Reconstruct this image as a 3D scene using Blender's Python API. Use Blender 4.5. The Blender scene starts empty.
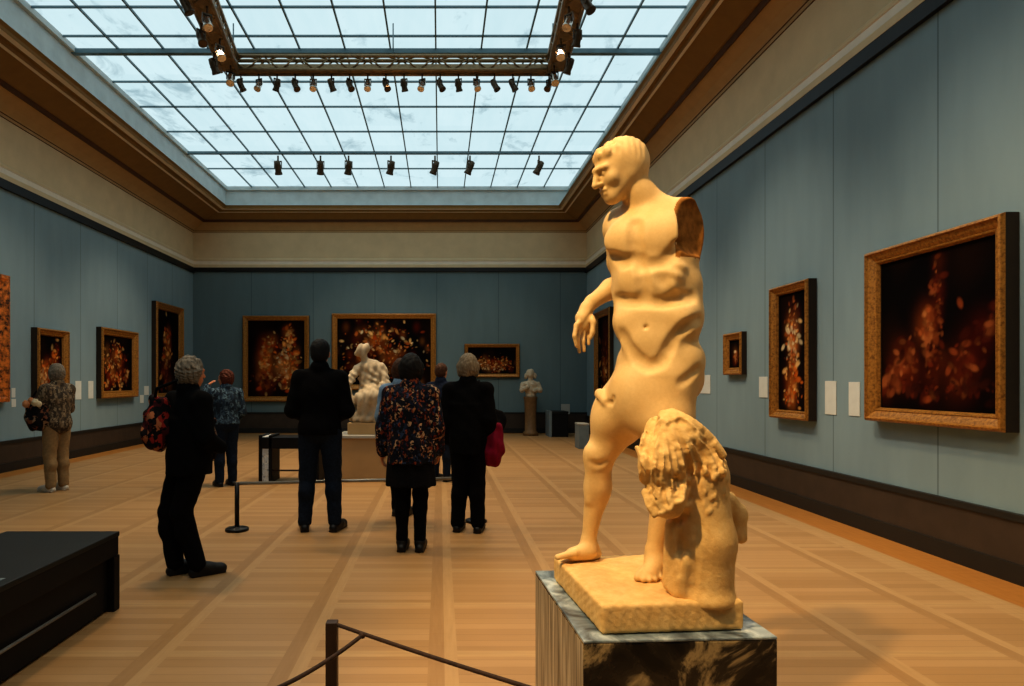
import bpy, bmesh, math, random
import numpy as np
from mathutils import Vector, Matrix

rng = np.random.default_rng(7)
random.seed(7)
S = bpy.context.scene
COL = S.collection
CAM_Z, F, VX, VY = 1.42, 650.0, 440.0, 382.0
XL, XR, YB, YF = -6.88, 4.09, 18.1, -3.5


def P(px, py, Y):
    return np.array([(px - VX) * Y / F, Y, CAM_Z - (py - VY) * Y / F])


def ground(px, py, z=0.0):
    Y = F * (CAM_Z - z) / (py - VY)
    return np.array([(px - VX) * Y / F, Y, z])


# ------------------------------------------------------------------ materials
def lin(c):
    return tuple(((v / 255) / 12.92 if v / 255 <= .04045 else ((v / 255 + .055) / 1.055) ** 2.4) for v in c) + (1.0,)


class N:
    """small helper around a node tree"""
    def __init__(self, name):
        self.m = bpy.data.materials.new(name)
        self.m.use_nodes = True
        self.t = self.m.node_tree
        self.t.nodes.clear()
        self.out = self.t.nodes.new('ShaderNodeOutputMaterial')

    def n(self, kind, **kw):
        nd = self.t.nodes.new('ShaderNode' + kind)
        for k, v in kw.items():
            setattr(nd, k, v)
        return nd

    def link(self, a, b):
        self.t.links.new(a, b)

    def set(self, sock, v):
        if hasattr(v, 'is_output'):
            self.link(v, sock)
        else:
            sock.default_value = v

    def math(self, op, a, b=0.0, c=None):
        nd = self.n('Math', operation=op)
        self.set(nd.inputs[0], a)
        self.set(nd.inputs[1], b)
        if c is not None:
            self.set(nd.inputs[2], c)
        return nd.outputs[0]

    def mix(self, f, a, b, mode='MIX'):
        nd = self.n('Mix', data_type='RGBA', blend_type=mode)
        self.set(nd.inputs[0], f)
        self.set(nd.inputs[6], a)
        self.set(nd.inputs[7], b)
        return nd.outputs[2]

    def noise(self, vec, scale, detail=4, rough=.55, dist=0.0):
        nd = self.n('TexNoise')
        if vec is not None:
            self.link(vec, nd.inputs['Vector'])
        nd.inputs['Scale'].default_value = scale
        nd.inputs['Detail'].default_value = detail
        nd.inputs['Roughness'].default_value = rough
        nd.inputs['Distortion'].default_value = dist
        return nd.outputs['Fac']

    def ramp(self, fac, stops, interp='LINEAR'):
        nd = self.n('ValToRGB')
        nd.color_ramp.interpolation = interp
        el = nd.color_ramp.elements
        while len(el) < len(stops):
            el.new(.5)
        for e, (p, c) in zip(el, stops):
            e.position = p
            e.color = c if len(c) == 4 else tuple(c) + (1,)
        self.link(fac, nd.inputs[0])
        return nd.outputs[0]

    def mapping(self, vec, scale=(1, 1, 1), loc=(0, 0, 0), rot=(0, 0, 0)):
        nd = self.n('Mapping')
        self.link(vec, nd.inputs[0])
        nd.inputs['Scale'].default_value = scale
        nd.inputs['Location'].default_value = loc
        nd.inputs['Rotation'].default_value = rot
        return nd.outputs[0]

    def bsdf(self, col, rough=.5, metal=0.0, spec=.5, bump=None, bstr=.2, bdist=.01, emit=None, estr=0):
        b = self.n('BsdfPrincipled')
        self.set(b.inputs['Base Color'], col)
        self.set(b.inputs['Roughness'], rough)
        self.set(b.inputs['Metallic'], metal)
        b.inputs['Specular IOR Level'].default_value = spec
        if bump is not None:
            bn = self.n('Bump')
            bn.inputs['Strength'].default_value = bstr
            bn.inputs['Distance'].default_value = bdist
            self.link(bump, bn.inputs['Height'])
            self.link(bn.outputs[0], b.inputs['Normal'])
        if emit is not None:
            self.set(b.inputs['Emission Color'], emit)
            b.inputs['Emission Strength'].default_value = estr
        self.link(b.outputs[0], self.out.inputs[0])
        return self.m


def simple(name, rgb, rough=.6, metal=0.0, var=.15, scale=12.0, spec=.4, bstr=.1, stretch=(1, 1, 1)):
    k = N(name)
    c = lin(rgb)
    co = k.mapping(k.n('TexCoord').outputs['Object'], stretch)
    nz = k.noise(co, scale, 5)
    d = tuple(v * (1 - var) for v in c[:3]) + (1,)
    l = tuple(min(1, v * (1 + var)) for v in c[:3]) + (1,)
    return k.bsdf(k.ramp(nz, [(.3, d), (.7, l)]), rough, metal, spec, nz, bstr, .004)


def floral(name, cols, scale, base, thr=.45, rough=.85):
    """patterned cloth: coloured dabs on a dark base"""
    k = N(name)
    co = k.n('TexCoord').outputs['Object']
    wob = k.n('TexVoronoi')
    k.link(k.mapping(co, (1, 1, .6)), wob.inputs['Vector'])
    wob.inputs['Scale'].default_value = scale
    sep = k.n('SeparateColor')
    k.link(wob.outputs['Color'], sep.inputs[0])
    stops = [(i / len(cols), lin(c)) for i, c in enumerate(cols)]
    pc = k.ramp(sep.outputs[0], stops, 'CONSTANT')
    ms = k.math('GREATER_THAN', k.noise(co, scale * 1.1, 3), thr)
    return k.bsdf(k.mix(ms, lin(base), pc), rough, 0, .2)


M = {}


def build_materials():
    # parquet floor
    k = N('oak_parquet')
    pos = k.n('NewGeometry').outputs['Position']
    sx = k.n('SeparateXYZ')
    k.link(pos, sx.inputs[0])
    x, y = sx.outputs[0], sx.outputs[1]
    per = .75
    gx = k.math('DIVIDE', k.math('ADD', x, .06 + per * 20), per)
    gy = k.math('DIVIDE', k.math('ADD', y, -.36 + per * 20), per)
    fx, fy = k.math('FRACT', gx), k.math('FRACT', gy)
    ix, iy = k.math('FLOOR', gx), k.math('FLOOR', gy)
    plank = k.math('FLOOR', k.math('DIVIDE', y, .083))
    wn = k.n('TexWhiteNoise', noise_dimensions='3D')
    cv = k.n('CombineXYZ')
    k.link(ix, cv.inputs[0]); k.link(plank, cv.inputs[1])
    k.link(cv.outputs[0], wn.inputs[0])
    grain = k.noise(k.mapping(pos, (2.2, 26, 1)), 1.6, 6, .6)
    grainy = k.noise(k.mapping(pos, (26, 2.2, 1)), 1.6, 6, .6)
    big = k.noise(pos, .7, 3)
    A, B, C_ = lin((156, 121, 78)), lin((172, 136, 92)), lin((186, 150, 106))
    v = k.math('ADD', k.math('MULTIPLY', wn.outputs[0], .45), k.math('ADD', .05, k.math('MULTIPLY', grain, .5)))
    field = k.ramp(v, [(.1, A), (.5, B), (.9, C_)])
    vs = k.math('ADD', k.math('MULTIPLY', grainy, .8), .05)
    strip_d = k.ramp(vs, [(.2, lin((154, 119, 77))), (.8, lin((172, 136, 92)))])
    strip_l = k.ramp(vs, [(.2, lin((172, 138, 94))), (.8, lin((192, 157, 112)))])
    inx = k.math('LESS_THAN', fx, .2)
    strip = k.mix(k.math('LESS_THAN', fx, .11), strip_l, strip_d)
    cross = k.ramp(grain, [(.2, lin((170, 136, 92))), (.8, lin((192, 158, 112)))])
    col = k.mix(k.math('LESS_THAN', fy, .1), field, cross)
    col = k.mix(inx, col, strip)
    # plain border along the walls
    edge = k.math('MAXIMUM', k.math('GREATER_THAN', x, XR - .42), k.math('LESS_THAN', x, XL + .42))
    edge = k.math('MAXIMUM', edge, k.math('GREATER_THAN', y, YB - .42))
    col = k.mix(edge, col, k.ramp(grainy, [(.2, lin((158, 104, 46))), (.8, lin((186, 130, 66)))]))
    edge2 = k.math('MULTIPLY', k.math('GREATER_THAN', x, XR - .62), k.math('LESS_THAN', x, XR - .42))
    col = k.mix(edge2, col, strip_l)
    # joints
    fj = k.math('FRACT', k.math('DIVIDE', y, .083))
    j = k.math('MULTIPLY', k.math('LESS_THAN', fj, .05), k.math('SUBTRACT', 1, inx))
    col = k.mix(k.math('MULTIPLY', j, .35), col, lin((90, 56, 26)))
    col = k.mix(k.math('MULTIPLY', big, .2), col, lin((160, 110, 60)), 'MULTIPLY')
    M['floor'] = k.bsdf(col, k.math('ADD', .34, k.math('MULTIPLY', grain, .16)), 0, .35, v, .05, .002)

    # blue-grey fabric wall with panel seams
    def wall(name, axis, rgb, step, off):
        k = N(name)
        pos = k.n('NewGeometry').outputs['Position']
        s = k.n('SeparateXYZ'); k.link(pos, s.inputs[0])
        f = k.math('FRACT', k.math('DIVIDE', k.math('ADD', s.outputs[axis], off + step * 30), step))
        seam = k.math('LESS_THAN', f, .018 / step)
        c = lin(rgb)
        nz = k.noise(k.mapping(pos, (3, 3, .6)), 1.5, 4)
        weave = k.noise(pos, 140, 2)
        d = tuple(v * .95 for v in c[:3]) + (1,)
        l = tuple(v * 1.04 for v in c[:3]) + (1,)
        cc = k.ramp(nz, [(.3, d), (.7, l)])
        cc = k.mix(k.math('MULTIPLY', seam, .42), cc, lin((30, 40, 44)))
        return k.bsdf(cc, .85, 0, .15, weave, .08, .002)
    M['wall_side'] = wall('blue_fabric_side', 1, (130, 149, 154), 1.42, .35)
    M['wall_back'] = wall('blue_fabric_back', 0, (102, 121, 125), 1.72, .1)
    M['cream'] = simple('cream_plaster', (208, 186, 148), .75, 0, .06, 3, .2, .03)
    M['cornice'] = simple('shade_tinted_cornice', (138, 106, 58), .6, 0, .08, 5, .25, .04)  # cream cornice coloured brown to carry its shadow and warm light
    M['cove'] = simple('shade_tinted_cove', (176, 144, 98), .6, 0, .06, 5, .25, .04)  # cove shading put into the colour, between cream and cornice tone
    M['fillet'] = simple('pale_fillet_paint', (226, 212, 190), .55, 0, .05, 6)
    M['groove'] = simple('dark_cornice_groove', (84, 54, 26), .7, 0, .1, 6)
    M['curb'] = simple('pale_skylight_curb', (196, 208, 208), .6, 0, .1, 4)
    M['rail'] = simple('black_picture_rail', (14, 13, 13), .5)
    M['base'] = simple('dark_baseboard', (62, 50, 40), .5, 0, .15, 6)
    M['base_low'] = simple('black_plinth', (34, 32, 28), .5, 0, .1, 6)
    # frosted laylight glass, lit by the day above
    k = N('frosted_laylight_glass')
    pos = k.n('NewGeometry').outputs['Position']
    sp = k.n('SeparateXYZ'); k.link(pos, sp.inputs[0])
    sm = k.noise(k.mapping(pos, (1.1, .6, 1)), 1.4, 6, .65, .4)
    st = k.noise(k.mapping(pos, (2.0, .35, 1)), 2.6, 3, .6)
    smf = k.ramp(sm, [(.57, (0, 0, 0, 1)), (.70, (1, 1, 1, 1))])
    wn = k.n('TexWhiteNoise', noise_dimensions='2D')
    cv = k.n('CombineXYZ')
    k.link(k.math('FLOOR', k.math('DIVIDE', k.math('ADD', sp.outputs[0], 5.82), .7192)), cv.inputs[0])
    k.link(k.math('FLOOR', k.math('DIVIDE', sp.outputs[1], 1.12)), cv.inputs[1])
    k.link(cv.outputs[0], wn.inputs[0])
    base = k.mix(k.math('MULTIPLY', st, .6), lin((196, 222, 228)), lin((224, 240, 243)))
    base = k.mix(k.math('MULTIPLY', wn.outputs[0], .25), base, lin((176, 206, 214)))
    base = k.mix(k.math('MULTIPLY', smf, .6), base, lin((120, 152, 164)))
    em = k.n('Emission'); k.link(base, em.inputs[0]); em.inputs[1].default_value = GLASS
    k.link(em.outputs[0], k.out.inputs[0])
    M['glass'] = k.m
    M['steel'] = simple('painted_glazing_steel', (104, 128, 136), .5, .3, .1, 8)
    M['truss'] = simple('bronze_truss_metal', (150, 126, 92), .35, .3, .25, 20)
    M['silver'] = simple('bright_lamp_metal', (210, 200, 186), .25, .9, .15, 20)
    M['lampblack'] = simple('dark_lamp_housing', (84, 68, 50), .4, .5, .2, 20)
    k = N('lit_lamp_lens')
    M['lens'] = k.bsdf(lin((255, 236, 205)), .3, 0, .5, None, emit=lin((255, 222, 170)), estr=2.2)
    # stone
    k = N('warm_marble')
    co = k.n('TexCoord').outputs['Object']
    nz = k.noise(co, 5, 6, .6)
    fine = k.noise(co, 90, 4, .7)
    c = k.ramp(nz, [(.3, lin((230, 192, 132))), (.55, lin((238, 203, 146))), (.8, lin((243, 213, 160)))])
    c = k.mix(k.math('MULTIPLY', fine, .25), c, lin((150, 110, 60)), 'MULTIPLY')
    M['marble'] = k.bsdf(c, .55, 0, .3, fine, .18, .003)
    k = N('rough_marble')
    co = k.n('TexCoord').outputs['Object']
    nz = k.noise(co, 22, 6, .7)
    fine = k.noise(co, 60, 4, .7)
    c = k.ramp(nz, [(.25, lin((214, 170, 108))), (.5, lin((226, 186, 124))), (.8, lin((236, 202, 144)))])
    M['marble_rough'] = k.bsdf(c, .75, 0, .2, fine, .5, .006)
    M['marble_cut'] = simple('broken_marble', (150, 100, 48), .85, 0, .35, 40, .1, .4)
    M['white_marble'] = simple('white_marble', (186, 170, 144), .6, 0, .16, 14, .3, .2)
    k = N('veined_dark_marble')
    co = k.n('TexCoord').outputs['Object']
    nz = k.noise(k.mapping(co, (1, 1, 1), (1.3, .2, .4), (.3, .5, .2)), 3.6, 7, .62, 1.2)
    c = k.ramp(nz, [(.40, lin((12, 10, 9))), (.50, lin((52, 44, 36))), (.57, lin((168, 146, 108))), (.64, lin((70, 60, 46)))])
    M['dark_marble'] = k.bsdf(c, .25, 0, .5)
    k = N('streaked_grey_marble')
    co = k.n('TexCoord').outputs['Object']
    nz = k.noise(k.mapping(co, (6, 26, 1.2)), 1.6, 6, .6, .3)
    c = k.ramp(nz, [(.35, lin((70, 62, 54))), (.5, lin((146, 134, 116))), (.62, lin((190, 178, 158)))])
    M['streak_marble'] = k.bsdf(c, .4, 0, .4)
    k = N('blue_grey_marble')
    co = k.n('TexCoord').outputs['Object']
    nz = k.noise(co, 8, 7, .65, .8)
    c = k.ramp(nz, [(.36, lin((58, 66, 74))), (.5, lin((124, 138, 148))), (.66, lin((196, 206, 210)))])
    M['top_marble'] = k.bsdf(c, .3, 0, .5)
    # picture frames
    def gold(name, lo, hi, scale):
        k = N(name)
        co = k.n('TexCoord').outputs['Object']
        nz = k.noise(co, scale, 5, .65)
        c = k.ramp(nz, [(.36, lin(lo)), (.58, lin(hi))])
        return k.bsdf(c, .42, .3, .5, nz, .35, .006)
    M['gold'] = gold('gilded_frame', (122, 78, 26), (180, 124, 52), 40)
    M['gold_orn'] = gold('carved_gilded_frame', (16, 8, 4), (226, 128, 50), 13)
    M['frame_side'] = simple('dark_frame_side', (48, 34, 20), .6)
    k = N('oil_paint')
    at = k.n('Attribute', attribute_name='paint')
    M['paint'] = k.bsdf(at.outputs['Color'], .7, 0, .04)
    M['card'] = simple('white_card', (206, 206, 196), .8, 0, .05, 10)
    # furniture and barriers
    M['black'] = simple('black_lacquer', (8, 8, 9), .6, 0, .2, 5, .3)
    M['blacktop'] = simple('charcoal_bench_top', (22, 25, 26), .55, 0, .15, 6, .35)
    M['blackmetal'] = simple('black_metal', (24, 25, 27), .4, .4)
    M['greymetal'] = simple('brushed_grey_metal', (150, 146, 138), .35, .5)
    M['brownpost'] = simple('dark_brown_post', (52, 36, 26), .5, 0, .3, 10, .4, .1, (4, 4, .5))
    M['rope'] = simple('brown_rope', (54, 36, 26), .8, 0, .4, 60)
    M['tan'] = simple('tan_plinth_paint', (178, 146, 102), .6, 0, .06, 4)
    M['greyslab'] = simple('pale_grey_slab', (168, 166, 158), .5, 0, .08, 6)
    M['bluegrey'] = simple('blue_grey_panel', (116, 128, 132), .6, 0, .1, 6)
    M['whitespeck'] = floral('speckled_white_panel', [(220, 220, 214), (150, 160, 170), (196, 196, 190)], 26, (200, 204, 206), .5)
    # people
    M['skin'] = simple('skin', (200, 134, 96), .6, 0, .08, 14, .35)
    M['c_black'] = simple('black_cloth', (13, 12, 13), .95, 0, .25, 40, .1, .2)
    M['c_char'] = simple('charcoal_cloth', (22, 21, 22), .95, 0, .3, 40, .1, .2)
    M['c_jean'] = simple('dark_denim', (30, 38, 52), .95, 0, .3, 50, .1, .2)
    M['c_khaki'] = simple('khaki_cotton', (150, 122, 86), .9, 0, .15, 30, .1, .2)
    M['c_lightblue'] = simple('pale_blue_cotton', (120, 146, 172), .9, 0, .3, 16, .1, .2)
    M['c_navy'] = simple('navy_cloth', (26, 34, 52), .9, 0, .3, 30, .1, .2)
    M['c_crimson'] = simple('crimson_cloth', (120, 14, 44), .85, 0, .25, 20, .15, .2)
    M['c_floral'] = floral('floral_jacket_cloth', [(20, 24, 38), (150, 100, 66), (24, 30, 50), (130, 60, 36), (44, 58, 84), (190, 156, 120), (14, 16, 24), (20, 24, 36), (84, 30, 24), (30, 40, 62)], 46, (14, 16, 26), .5)
    M['c_bagfl'] = floral('floral_bag_cloth', [(20, 16, 18), (150, 44, 34), (30, 22, 24), (176, 108, 70), (70, 22, 26)], 26, (16, 12, 14), .46)
    M['c_bagfl2'] = floral('dark_flower_bag_cloth', [(18, 16, 18), (120, 74, 52), (24, 20, 22), (150, 120, 92)], 22, (14, 12, 14), .5)
    M['c_denimj'] = floral('mottled_denim_cloth', [(40, 58, 76), (92, 116, 132), (30, 40, 52), (64, 84, 100)], 34, (34, 46, 60), .48)
    M['c_tweed'] = floral('mottled_grey_tweed', [(112, 94, 72), (60, 52, 44), (140, 122, 98), (84, 72, 58)], 40, (70, 60, 50), .45)
    def hair(name, a, b):
        return simple(name, a, .7, 0, .45, 30, .3, .5, (3, 3, 1))
    M['h_grey'] = hair('grey_hair', (116, 106, 92), 0)
    M['h_blond'] = hair('ash_blond_hair', (132, 116, 94), 0)
    M['h_black'] = hair('black_hair', (16, 14, 14), 0)
    M['h_dark'] = hair('dark_brown_hair', (30, 22, 18), 0)
    M['h_brown'] = hair('brown_hair', (66, 40, 24), 0)
    M['h_red'] = hair('auburn_hair', (84, 38, 20), 0)
    M['shoe'] = simple('black_leather', (14, 13, 13), .5)
    M['shoe_w'] = simple('white_leather', (196, 186, 170), .6)


GLASS = 0.95


# ------------------------------------------------------------------ objects
def tag(o, label=None, cat=None, group=None, kind=None):
    if label: o['label'] = label
    if cat: o['category'] = cat
    if group: o['group'] = group
    if kind: o['kind'] = kind
    return o


def empty(name, loc, rz=0, label=None, cat=None, group=None):
    o = bpy.data.objects.new(name, None)
    o.empty_display_size = .1
    COL.objects.link(o)
    o.location = [float(v) for v in loc]
    o.rotation_euler = (0, 0, rz)
    return tag(o, label, cat, group)


def link(name, me, mats, parent=None, loc=(0, 0, 0), rz=0):
    o = bpy.data.objects.new(name, me)
    COL.objects.link(o)
    for m in (mats if isinstance(mats, (list, tuple)) else [mats]):
        me.materials.append(m)
    o.location = [float(v) for v in loc]
    o.rotation_euler = (0, 0, rz)
    if parent is not None:
        o.parent = parent
    return o


def copy_tree(o, parent=None):
    c = o.copy()
    COL.objects.link(c)
    if parent is not None:
        c.parent = parent
    for ch in list(o.children):
        copy_tree(ch, c)
    return c


class MB:
    """collects shapes into one mesh"""
    def __init__(self):
        self.bm = bmesh.new()

    def box(self, lo, hi, bev=0.0, mi=0, rot=None):
        lo, hi = np.array(lo, float), np.array(hi, float)
        b2 = bmesh.new()
        bmesh.ops.create_cube(b2, size=1)
        s, c = hi - lo, (hi + lo) / 2
        for v in b2.verts:
            v.co = Vector((v.co.x * s[0], v.co.y * s[1], v.co.z * s[2]))
        if bev > 0:
            bmesh.ops.bevel(b2, geom=list(b2.edges), offset=bev, segments=2, profile=.6, affect='EDGES')
        for v in b2.verts:
            if rot is not None:
                v.co = rot @ v.co
            v.co += Vector(c)
        self._merge(b2, mi)
        return self

    def _merge(self, b2, mi, smooth=False):
        mp = {}
        for v in b2.verts:
            mp[v] = self.bm.verts.new(v.co)
        for f in b2.faces:
            try:
                nf = self.bm.faces.new([mp[v] for v in f.verts])
                nf.material_index = mi
                nf.smooth = smooth
            except ValueError:
                pass
        b2.free()

    def tube(self, pts, r, seg=10, mi=0, cap=True):
        pts = [Vector([float(c) for c in p]) for p in pts]
        rs = r if isinstance(r, (list, tuple)) else [r] * len(pts)
        rings = []
        up = Vector((0, 0, 1))
        for i, p in enumerate(pts):
            a = pts[max(i - 1, 0)]
            b = pts[min(i + 1, len(pts) - 1)]
            d = (b - a).normalized()
            u = up if abs(d.dot(up)) < .95 else Vector((1, 0, 0))
            s = d.cross(u).normalized()
            t = s.cross(d).normalized()
            rings.append([self.bm.verts.new(p + (s * math.cos(2 * math.pi * j / seg) + t * math.sin(2 * math.pi * j / seg)) * rs[i]) for j in range(seg)])
        for i in range(len(rings) - 1):
            for j in range(seg):
                f = self.bm.faces.new([rings[i][j], rings[i + 1][j], rings[i + 1][(j + 1) % seg], rings[i][(j + 1) % seg]])
                f.material_index = mi
                f.smooth = True
        if cap:
            for rg, rev in ((rings[0], 0), (rings[-1], 1)):
                f = self.bm.faces.new(rg if rev == 0 else rg[::-1])
                f.material_index = mi
        return self

    def lathe(self, prof, c=(0, 0, 0), seg=28, mi=0):
        rings = []
        for r, z in prof:
            rings.append([self.bm.verts.new((c[0] + r * math.cos(2 * math.pi * j / seg), c[1] + r * math.sin(2 * math.pi * j / seg), c[2] + z)) for j in range(seg)])
        for i in range(len(rings) - 1):
            for j in range(seg):
                f = self.bm.faces.new([rings[i][j], rings[i][(j + 1) % seg], rings[i + 1][(j + 1) % seg], rings[i + 1][j]])
                f.material_index = mi
                f.smooth = True
        self.bm.faces.new(rings[0][::-1]).material_index = mi
        self.bm.faces.new(rings[-1]).material_index = mi
        return self

    def build(self, name, mats, parent=None, loc=(0, 0, 0), rz=0):
        bmesh.ops.recalc_face_normals(self.bm, faces=self.bm.faces)
        me = bpy.data.meshes.new(name)
        self.bm.to_mesh(me)
        self.bm.free()
        return link(name, me, mats, parent, loc, rz)


def struct(o):
    o['kind'] = 'structure'
    return o


# ------------------------------------------------------------------ implicit-surface sculpting
class Field:
    def __init__(self, lo, hi, v):
        self.v = v
        self.lo = np.array(lo, np.float32)
        n = np.ceil((np.array(hi) - np.array(lo)) / v).astype(int) + 1
        self.n = n
        self.d = np.full(n, 1.0, np.float32)
        self.ax = [(self.lo[i] + v * np.arange(n[i])).astype(np.float32) for i in range(3)]

    def sub(self, lo, hi):
        sl = []
        for i in range(3):
            a = int(max(0, math.floor((lo[i] - self.lo[i]) / self.v)))
            b = int(min(self.n[i], math.ceil((hi[i] - self.lo[i]) / self.v) + 1))
            if b <= a:
                return None, None
            sl.append(slice(a, b))
        g = (self.ax[0][sl[0]][:, None, None], self.ax[1][sl[1]][None, :, None], self.ax[2][sl[2]][None, None, :])
        return tuple(sl), g

    def comb(self, sl, b, k, mode):
        a = self.d[sl]
        if mode == 'u':
            if k > 0:
                h = np.clip(.5 + .5 * (b - a) / k, 0, 1)
                self.d[sl] = b * (1 - h) + a * h - k * h * (1 - h)
            else:
                self.d[sl] = np.minimum(a, b)
        else:
            b = -b
            if k > 0:
                h = np.clip(.5 - .5 * (b - a) / k, 0, 1)
                self.d[sl] = b * (1 - h) + a * h + k * h * (1 - h)
            else:
                self.d[sl] = np.maximum(a, b)

    def cap(self, a, b, ra, rb=None, k=.02, mode='u'):
        rb = ra if rb is None else rb
        a = np.asarray(a, np.float32); b = np.asarray(b, np.float32)
        R = max(ra, rb) + k + 3 * self.v
        sl, g = self.sub(np.minimum(a, b) - R, np.maximum(a, b) + R)
        if sl is None: return self
        ab = b - a
        L = float(ab @ ab) + 1e-9
        px, py, pz = g[0] - a[0], g[1] - a[1], g[2] - a[2]
        t = np.clip((px * ab[0] + py * ab[1] + pz * ab[2]) / L, 0, 1)
        d = np.sqrt((px - t * ab[0]) ** 2 + (py - t * ab[1]) ** 2 + (pz - t * ab[2]) ** 2) - (ra + (rb - ra) * t)
        self.comb(sl, d.astype(np.float32), k, mode)
        return self

    def chain(self, pts, rs, k=.02, mode='u'):
        for i in range(len(pts) - 1):
            self.cap(pts[i], pts[i + 1], rs[i], rs[i + 1], k, mode)
        return self

    def ell(self, c, r, R=None, k=.02, mode='u'):
        c = np.asarray(c, np.float32)
        m = max(r) + k + 3 * self.v
        sl, g = self.sub(c - m, c + m)
        if sl is None: return self
        x, y, z = g[0] - c[0], g[1] - c[1], g[2] - c[2]
        if R is not None:
            x, y, z = (R[0][0] * x + R[1][0] * y + R[2][0] * z, R[0][1] * x + R[1][1] * y + R[2][1] * z, R[0][2] * x + R[1][2] * y + R[2][2] * z)
        k0 = np.sqrt((x / r[0]) ** 2 + (y / r[1]) ** 2 + (z / r[2]) ** 2)
        k1 = np.sqrt((x / r[0] ** 2) ** 2 + (y / r[1] ** 2) ** 2 + (z / r[2] ** 2) ** 2) + 1e-6
        self.comb(sl, (k0 * (k0 - 1) / k1).astype(np.float32), k, mode)
        return self

    def box(self, c, h, R=None, r=0.0, k=0.0, mode='u'):
        c = np.asarray(c, np.float32)
        m = float(np.linalg.norm(h)) + k + 3 * self.v
        sl, g = self.sub(c - m, c + m)
        if sl is None: return self
        x, y, z = g[0] - c[0], g[1] - c[1], g[2] - c[2]
        if R is not None:
            x, y, z = (R[0][0] * x + R[1][0] * y + R[2][0] * z, R[0][1] * x + R[1][1] * y + R[2][1] * z, R[0][2] * x + R[1][2] * y + R[2][2] * z)
        qx, qy, qz = np.abs(x) - (h[0] - r), np.abs(y) - (h[1] - r), np.abs(z) - (h[2] - r)
        d = np.sqrt(np.maximum(qx, 0) ** 2 + np.maximum(qy, 0) ** 2 + np.maximum(qz, 0) ** 2) + np.minimum(np.maximum(qx, np.maximum(qy, qz)), 0) - r
        self.comb(sl, d.astype(np.float32), k, mode)
        return self

    def cone(self, c0, c1, r0, r1, k=.02, mode='u'):
        """elliptical frustum from height c0 up to c1; r0, r1 = (rx, ry)"""
        lo = np.array([min(c0[0] - r0[0], c1[0] - r1[0]), min(c0[1] - r0[1], c1[1] - r1[1]), c0[2]]) - k - 3 * self.v
        hi = np.array([max(c0[0] + r0[0], c1[0] + r1[0]), max(c0[1] + r0[1], c1[1] + r1[1]), c1[2]]) + k + 3 * self.v
        sl, g = self.sub(lo, hi)
        if sl is None: return self
        t = (g[2] - c0[2]) / (c1[2] - c0[2])
        tc = np.clip(t, 0, 1)
        rx, ry = r0[0] + (r1[0] - r0[0]) * tc, r0[1] + (r1[1] - r0[1]) * tc
        q = np.sqrt(((g[0] - c0[0] - (c1[0] - c0[0]) * tc) / rx) ** 2 + ((g[1] - c0[1] - (c1[1] - c0[1]) * tc) / ry) ** 2)
        d = np.maximum((q - 1) * np.minimum(rx, ry), np.maximum(c0[2] - g[2], g[2] - c1[2]))
        self.comb(sl, d.astype(np.float32), k, mode)
        return self

    def warp(self, fn, lo=None, hi=None):
        sl, g = self.sub(self.lo if lo is None else lo, self.lo + self.v * self.n if hi is None else hi)
        if sl is not None:
            self.d[sl] += fn(*g).astype(np.float32)
        return self

    def ray(self, px, py):
        """the surface point seen from the viewpoint through an image point"""
        d = np.array([(px - VX) / F, 1.0, (VY - py) / F])
        ys = np.arange(self.lo[1], self.lo[1] + self.v * (self.n[1] - 1), self.v * .4)
        p = np.array([0, 0, CAM_Z]) + ys[:, None] * d
        i = np.round((p - self.lo) / self.v).astype(int)
        ok = np.all((i >= 0) & (i < self.n), axis=1)
        val = np.ones(len(ys))
        val[ok] = self.d[i[ok, 0], i[ok, 1], i[ok, 2]]
        w = np.where(val < 0)[0]
        return None if len(w) == 0 else p[w[0]]

    def normal(self, p):
        i = np.clip(np.round((p - self.lo) / self.v).astype(int), 2, self.n - 3)
        d = self.d
        g = np.array([d[i[0] + 2, i[1], i[2]] - d[i[0] - 2, i[1], i[2]], d[i[0], i[1] + 2, i[2]] - d[i[0], i[1] - 2, i[2]], d[i[0], i[1], i[2] + 2] - d[i[0], i[1], i[2] - 2]], float)
        return g / (np.linalg.norm(g) + 1e-9)

    def stroke(self, pts, r, depth, k=.012, add=False, taper=True):
        """carve or raise a line along image points, laid on the surface"""
        dense = []
        for (a, b) in zip(pts[:-1], pts[1:]):
            n = max(2, int(math.hypot(b[0] - a[0], b[1] - a[1]) / 4))
            for t in np.linspace(0, 1, n, endpoint=False):
                dense.append((a[0] + (b[0] - a[0]) * t, a[1] + (b[1] - a[1]) * t))
        dense.append(pts[-1])
        w = []
        for q in dense:
            h = self.ray(*q)
            if h is not None:
                out = np.array([0, 0, CAM_Z]) - h
                out /= np.linalg.norm(out)
                w.append((h, out))
        n = len(w)
        for i in range(n - 1):
            (h0, o0), (h1, o1) = w[i], w[i + 1]
            if np.linalg.norm(h1 - h0) > .05:
                continue
            f = (.35 + .65 * math.sin(math.pi * (i + .5) / max(n - 1, 1)) ** .7) if taper else 1
            q = (depth * f - r) if add else (r - depth * f)
            self.cap(h0 + o0 * q, h1 + o1 * q, r, r, k, 'u' if add else 's')
        return self

    def mesh(self, name, mats, parent=None, loc=(0, 0, 0), rz=0, origin=(0, 0, 0), relax=1, matfn=None):
        d = self.d
        d[0], d[-1], d[:, 0], d[:, -1] = 1, 1, 1, 1
        d[:, :, 0] = np.maximum(d[:, :, 0], .5 * self.v); d[:, :, -1] = 1
        ins = d < 0
        cnt = np.zeros(np.array(d.shape) - 1, np.int8)
        sl = (slice(None, -1), slice(1, None))
        for a in (0, 1):
            for b in (0, 1):
                for c in (0, 1):
                    cnt += ins[sl[a], sl[b], sl[c]]
        act = (cnt > 0) & (cnt < 8)
        ii, jj, kk = np.nonzero(act)
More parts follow.
